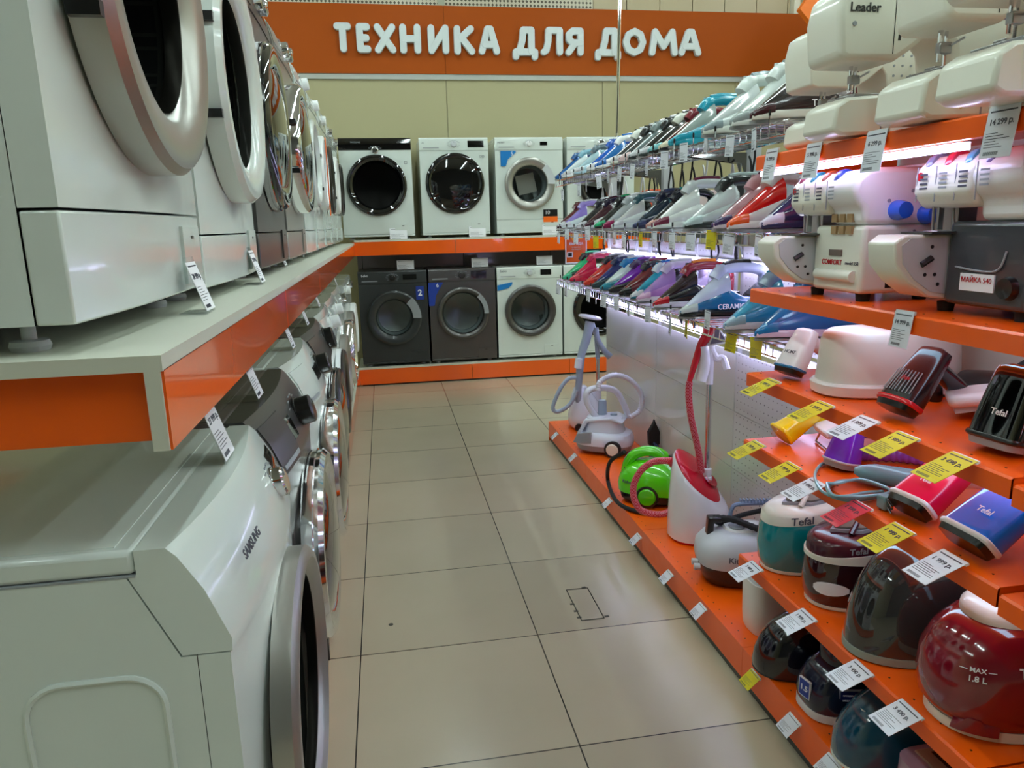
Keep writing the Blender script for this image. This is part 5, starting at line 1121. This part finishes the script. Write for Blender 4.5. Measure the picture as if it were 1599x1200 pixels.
B().tube([b0, b1], .0115, 12).out('pole', CHROME, r); B().tube([b1, b2, Vector(W_(1111, 545, 2.66, O))+Vector((0, 0, .02))], .014, 12).out('pole_collar', WPLAS, r)
B().tube(smooth([W_(1111, 545, 2.66, O), W_(1120, 560, 2.65, O), W_(1130, 560, 2.64, O), W_(1136, 578, 2.62, O)], 4), [.014]*13, 10).out('hanger_hook', WPLAS, r)
h0, h1, h2 = [Vector(W_(u, v, 2.60, O)) for u, v in ((1077, 596), (1093, 545), (1112, 510))]
B().tube(smooth([h0, h1, h1+(h2-h1)*.5, h2], 4), [.010+.0013*i for i in range(13)], 12).out('steam_handle', col((200, 16, 40)), r)
B().tube(smooth([W_(1094, 595, 2.6, O), W_(1100, 570, 2.6, O), W_(1098, 540, 2.6, O)], 4), [.022]*9, 12).out('handle_back', WPLAS, r)
hp = Vector(W_(1118, 527, 2.585, O))
t_ = B().prism([(-.03, -.035), (.05, -.02), (.0, .055)], 'y', -.012, .012).out('steam_head', WPLAS, r, bev=.006); t_.location = hp; t_.rotation_euler = (rad(-8), 0, rad(-18))
t2 = B().prism([(-.022, -.027), (.038, -.015), (.001, .042)], 'y', -.0135, -.0115).out('steam_plate', mat('plate_metal', (130, 130, 150), .3, metal=.8, bump=1, bscale=160), t_)
def checkhose(nm, pts, rad_, par, c1=(196, 20, 44)):
    mt_ = mat('checked_hose', c1, .35); nt = mt_.node_tree
    if 'chk' not in nt.nodes:
        ck = nt.nodes.new('ShaderNodeTexChecker'); ck.name = 'chk'; ck.inputs['Scale'].default_value = 160; ck.inputs[1].default_value = lin((.78,.08,.17))+(1,); ck.inputs[2].default_value = lin((.93,.66,.72))+(1,)
        tc = nt.nodes.new('ShaderNodeTexCoord'); nt.links.new(tc.outputs['Object'], ck.inputs[0])
        mx = nt.nodes.new('ShaderNodeMix'); mx.data_type = 'RGBA'; mx.inputs[0].default_value = .45; mx.inputs[6].default_value = lin((.78,.08,.17))+(1,); nt.links.new(ck.outputs[0], mx.inputs[7]); nt.links.new(mx.outputs[2], nt.nodes['Principled BSDF'].inputs['Base Color'])
    B().tube(smooth(pts, 9), rad_, 10, ripple=.06).out(nm, mt_, par)
checkhose('upright_hose', [W_(1096, 738, 2.64, O), W_(1090, 700, 2.63, O), W_(1080, 655, 2.61, O), W_(1076, 620, 2.6, O), W_(1077, 596, 2.6, O)], .0125, r)
checkhose('looped_hose', [W_(1050, 720, 2.7, O), W_(1020, 722, 2.75, O), W_(998, 740, 2.78, O), W_(989, 768, 2.78, O), W_(1000, 796, 2.76, O), W_(1030, 804, 2.74, O), W_(1052, 796, 2.72, O)], .0135, r)
B().tube(smooth([W_(1046, 719, 2.7, O), W_(1054, 726, 2.7, O), W_(1064, 736, 2.7, O)], 4), [.016+.001*i for i in range(9)], 12).out('hose_cuff', col((190, 16, 40)), r)
# white and black steam cleaner
O = (1.21, 2.29, ZB); r = thing('steam_cleaner', 'white and black steam cleaner with ribbed black hose beside the red steamer', 'steam cleaner', O, rad(-12))
E_ = lambda z, k, e=2.8, dx=0: ring(dx, 0, z, .165*k, .12*k, e, 48)
B().loft([E_(.0, .75), E_(.01, .86), E_(.05, .97), E_(.075, 1.0)]).out('black_base', BLACK, r, ang=50)
B().loft([E_(.075, 1.0), E_(.1, 1.03), E_(.135, 1.0), E_(.165, .86), E_(.185, .68), E_(.193, .4)]).out('body', LGREY, r, ang=50)
B().loft([E_(.176, .5), E_(.2, .42), E_(.207, .2)]).out('top_cap', WPLAS, r)
B().prism([(-.135, .155), (-.13, .235), (-.08, .235), (-.08, .215), (-.108, .215), (-.112, .155)], 'y', -.02, .02).out('handle_post', BLACK, r, bev=.006)
wraptext(r, 'Kitfort', .028, INK, .165, .12, 2.8, 262, .12, kk=1.035, off=.004)
B().lathe([(.03, 0), (.03, .002), (.027, .0025)], 24, (-.03, -.02, .205)).out('round_emblem', GREYP, r)
B().tube(smooth([(-.11, 0, .225), (-.05, -.02, .23), (.02, -.06, .215), (.08, -.075, .2), (.14, -.05, .2), (.16, .02, .18)], 8), .011, 10, ripple=.15).out('ribbed_hose', MATBLK, r)
B().tube(smooth([(-.11, 0.01, .225), (-.08, .02, .2), (.0, .03, .225), (.1, .06, .235)], 6), .009, 10).out('power_cable', MATBLK, r)
b = B(); b.tube(smooth([(-.04, .05, .19), (-.03, .055, .24), (.0, .06, .255), (.14, .07, .255)], 4), .008, 8)
for i in range(12): b.box((.0+i*.012, .056, .258), (.005+i*.012, .076, .272))
b.out('comb_handle', mat('bluegrey', (130, 150, 180), .4), r)
for s_, yy in ((-1, -.06), (-1, -.02)): B().lathe([(.012, 0), (.012, -.02), (0, -.021)], 14, (-.165, yy, .07), 'x').out('side_knob', LGREY, r)
# green steam cleaner
O = (1.175, 3.07, ZB); GN = col((90, 214, 10), .2, .8); r = thing('steam_cleaner', 'bright green steam cleaner with black wheels and loop handle', 'steam cleaner', O, rad(-28))
G_ = lambda z, k, dx=0, e=2.6: ring(dx, 0, z, .17*k, .105*k, e, 48)
B().loft([G_(.012, .82), G_(.02, .92), G_(.06, .98)]).out('black_base', BLACK, r)
B().loft([G_(.055, 1.0), G_(.09, 1.02), G_(.13, .96), G_(.165, .8), G_(.19, .55), G_(.2, .3)]).out('green_body', GN, r, ang=50)
B().tube(smooth([(-.14, 0, .11), (-.13, 0, .17), (-.1, 0, .215), (-.05, 0, .236), (.0, 0, .235), (.03, 0, .222), (.035, 0, .21)], 4), [.024]*25, 12, flat=1.2).out('green_handle', GN, r)
B().prism([(-.14, .1), (-.145, .16), (-.11, .17), (-.1, .12)], 'y', -.03, .03).out('black_latch', BLACK, r, bev=.006)
B().lathe([(.022, .17), (.02, .22), (.017, .225), (0, .226)], 20, (.075, 0, 0)).out('black_filler_cap', BLACK, r)
for sx in (-.075,):
    for sy in (-1, 1):
        o = B().lathe([(.05, 0), (.052, .012), (.05, .024), (0, .026)], 28, (sx+.05, sy*.1-.012, .052), 'y').out('wheel', BLACK, r); B().lathe([(.04, 0), (.036, -.008), (0, -.010)], 28, (sx+.05, -.112, .052), 'y').out('hub_cap', GN, o) if sy < 0 else None
wraptext(r, 'Kitfort', .02, INK, .17, .105, 2.6, 232, .11, kk=.985, off=.004, lean=.15)
B().prism([(.09, .14), (.12, .14), (.118, .11), (.105, .095), (.092, .11)], 'y', -.106, -.08).out('crest', mat('dark_green', (60, 150, 10), .3), r)
C_ = lambda u, v, y=3.07, z=None: Vector(W_(u, v, y, O))
rz_ = Matrix.Rotation(rad(28), 3, 'Z')
pts = [rz_ @ (az(u, v, ZB+.012)-Vector(O)) for u, v in ((975, 700), (955, 722), (950, 752), (965, 785), (1000, 800), (1040, 802), (1062, 785), (1055, 772), (1040, 785))]
pts[0] = rz_ @ (ay(976, 706, 3.12)-Vector(O)); pts[1] = rz_ @ (ay(953, 722, 3.22)-Vector(O))
B().tube(smooth(pts, 6), .0095, 10).out('black_hose', MATBLK, r)
# black nozzle tool leaning on the panel behind
p = ay(1024, 700, 3.62); r = thing('nozzle_tool', 'black floor nozzle tool with tube leaning against the pale panel', 'tool', (1.362, 3.6, ZB))
B().prism([(-.03, .1), (-.035, .17), (-.005, .22), (.0, .24), (.006, .22), (.03, .17), (.03, .1)], 'y', -.015, .015).out('nozzle', MATBLK, r, bev=.005)
B().tube([(0, 0, .11), (.0, -.25, .055), (.005, -.8, .016)], .011, 10).out('tube', col((50, 56, 80)), r); B().box((-.02, -.014, 0), (.02, .014, .11)).out('stand_foot', MATBLK, r)
# grey white steam cleaner
O = (1.17, 3.86, ZB); LW = mat('blue_white_plastic', (222, 224, 236), .25, coat=.4); r = thing('steam_cleaner', 'white and grey steam cleaner with large wheels and looped grey hose', 'steam cleaner', O, rad(-30))
H_ = lambda z, k, e=3, dx=0: ring(dx, 0, z, .16*k, .115*k, e, 48)
B().loft([H_(.014, .8), H_(.025, .93), H_(.055, 1.0)]).out('grey_base', GREYP, r)
B().loft([H_(.055, 1.0), H_(.09, 1.0), H_(.115, .93), H_(.125, .8)]).out('body', LW, r, ang=40)
B().loft([H_(.12, .72), H_(.17, .62), H_(.2, .62), H_(.208, .5)]).out('upper_body', LW, r, ang=40)
B().prism([(-.14, .11), (-.1, .195), (.06, .215), (.12, .19), (.1, .18), (.05, .2), (-.08, .18), (-.12, .11)], 'y', -.08, .08).out('cowl', LW, r, bev=.006)
B().prism([(-.155, .07), (-.13, .125), (-.05, .135), (-.05, .07)], 'y', -.116, -.1).out('control_window', GREYP, r, bev=.003)
for sy in (-1, 1):
    for sx in (.07,):
        o = B().lathe([(.045, 0), (.047, .01), (.047, .02), (.045, .03), (0, .03)], 28, (sx, sy*.112-.015, .047), 'y').out('wheel', MATBLK, r); B().lathe([(.034, 0), (.03, -.004), (0, -.005)], 28, (sx, sy*.112-.016, .047), 'y').out('hub_cap', CREAM, o)
BG = mat('bluegrey_plastic', (160, 172, 190), .35)
B().lathe([(.026, .2), (.024, .28), (.02, .29)], 16, (-.02, .02, 0)).out('grey_post', BG, r); B().lathe([(.018, .2), (.02, .222), (0, .224)], 16, (.05, .0, 0)).out('grey_cap', BG, r)
rz_ = Matrix.Rotation(rad(30), 3, 'Z'); Q = lambda u, v, y: rz_ @ Vector(W_(u, v, y, O))
B().tube(smooth([Q(934, 655, 3.86), Q(918, 630, 3.86), Q(918, 612, 3.86), Q(935, 606, 3.86), Q(960, 610, 3.86), Q(974, 630, 3.86), Q(982, 652, 3.86)], 6), .018, 12).out('looped_handle_hose', LW, r)
B().tube(smooth([Q(934, 610, 3.82), Q(938, 596, 3.82), Q(960, 586, 3.82), Q(985, 594, 3.82), Q(1001, 615, 3.82), Q(1000, 640, 3.82), Q(984, 652, 3.82)], 10), .013, 10, ripple=.2).out('ribbed_hose', LW, r)
# far white stand steamer
O = (1.20, 4.36, ZB); r = thing('garment_steamer', 'white garment steamer with grey handle on a pole, at far end of the foot shelf', 'garment steamer', O)
S_ = lambda z, k, dx=0: ring(dx, 0, z, .115*k, .1*k, 2.4, 40)
B().loft([S_(.012, .85), S_(.03, .97), S_(.08, 1.0), S_(.15, .85, -.01), S_(.21, .6, -.025), S_(.26, .38, -.035), S_(.275, .25, -.035)]).out('water_tank', LW, r, ang=50)
B().lathe([(.045, .15), (.04, .235), (.03, .24), (0, .241)], 24, (.06, .02, 0)).out('bottle', LW, r)
for sy in (-1, 1): o = B().lathe([(.025, 0), (.025, .014), (0, .014)], 20, (-.07, sy*.085-.007, .025), 'y').out('wheel', MATBLK, r)
f = lambda u, v, y=4.36: W_(u, v, y, O)
B().tube([f(935, 668), f(934, 560)], .0115, 12).out('pole', CHROME, r); B().tube([f(934, 560), f(932, 528)], .015, 12).out('pole_clamp', BG, r)
B().tube([f(932, 528), f(926, 505)], .012, 10).out('pole_tip', BG, r)
t_ = B().loft([ring(0, 0, z, .075*k, .045*k, 2, 32) for z, k in ((-.01, .7), (-.004, .95), (.004, 1), (.012, .85), (.016, .4))]).out('steam_head', LW, r); t_.location = f(922, 496, 4.3); t_.rotation_euler = (0, rad(12), 0)
B().tube(smooth([f(922, 503, 4.3), f(916, 530, 4.3), f(908, 556, 4.3), f(905, 590, 4.3), f(903, 620, 4.31), f(905, 640, 4.33)], 5), [.03-.0005*i for i in range(26)], 12).out('steam_handle', BG, r)
B().tube(smooth([f(905, 560, 4.27), f(903, 575, 4.27)], 3), .024, 12).out('handle_ring', LW, r)
B().tube(smooth([f(932, 512, 4.33), f(934, 530, 4.33), f(944, 548, 4.33), f(953, 557, 4.33)], 4), [.012+.0008*i for i in range(13)], 12).out('hook_arm', BG, r)
B().tube(smooth([f(900, 590, 4.28), f(888, 592, 4.28), f(875, 608, 4.28), f(864, 636, 4.28), f(872, 643, 4.28), f(890, 632, 4.28), f(902, 610, 4.28)], 8), .012, 10, ripple=.12).out('looped_hose', BG, r)
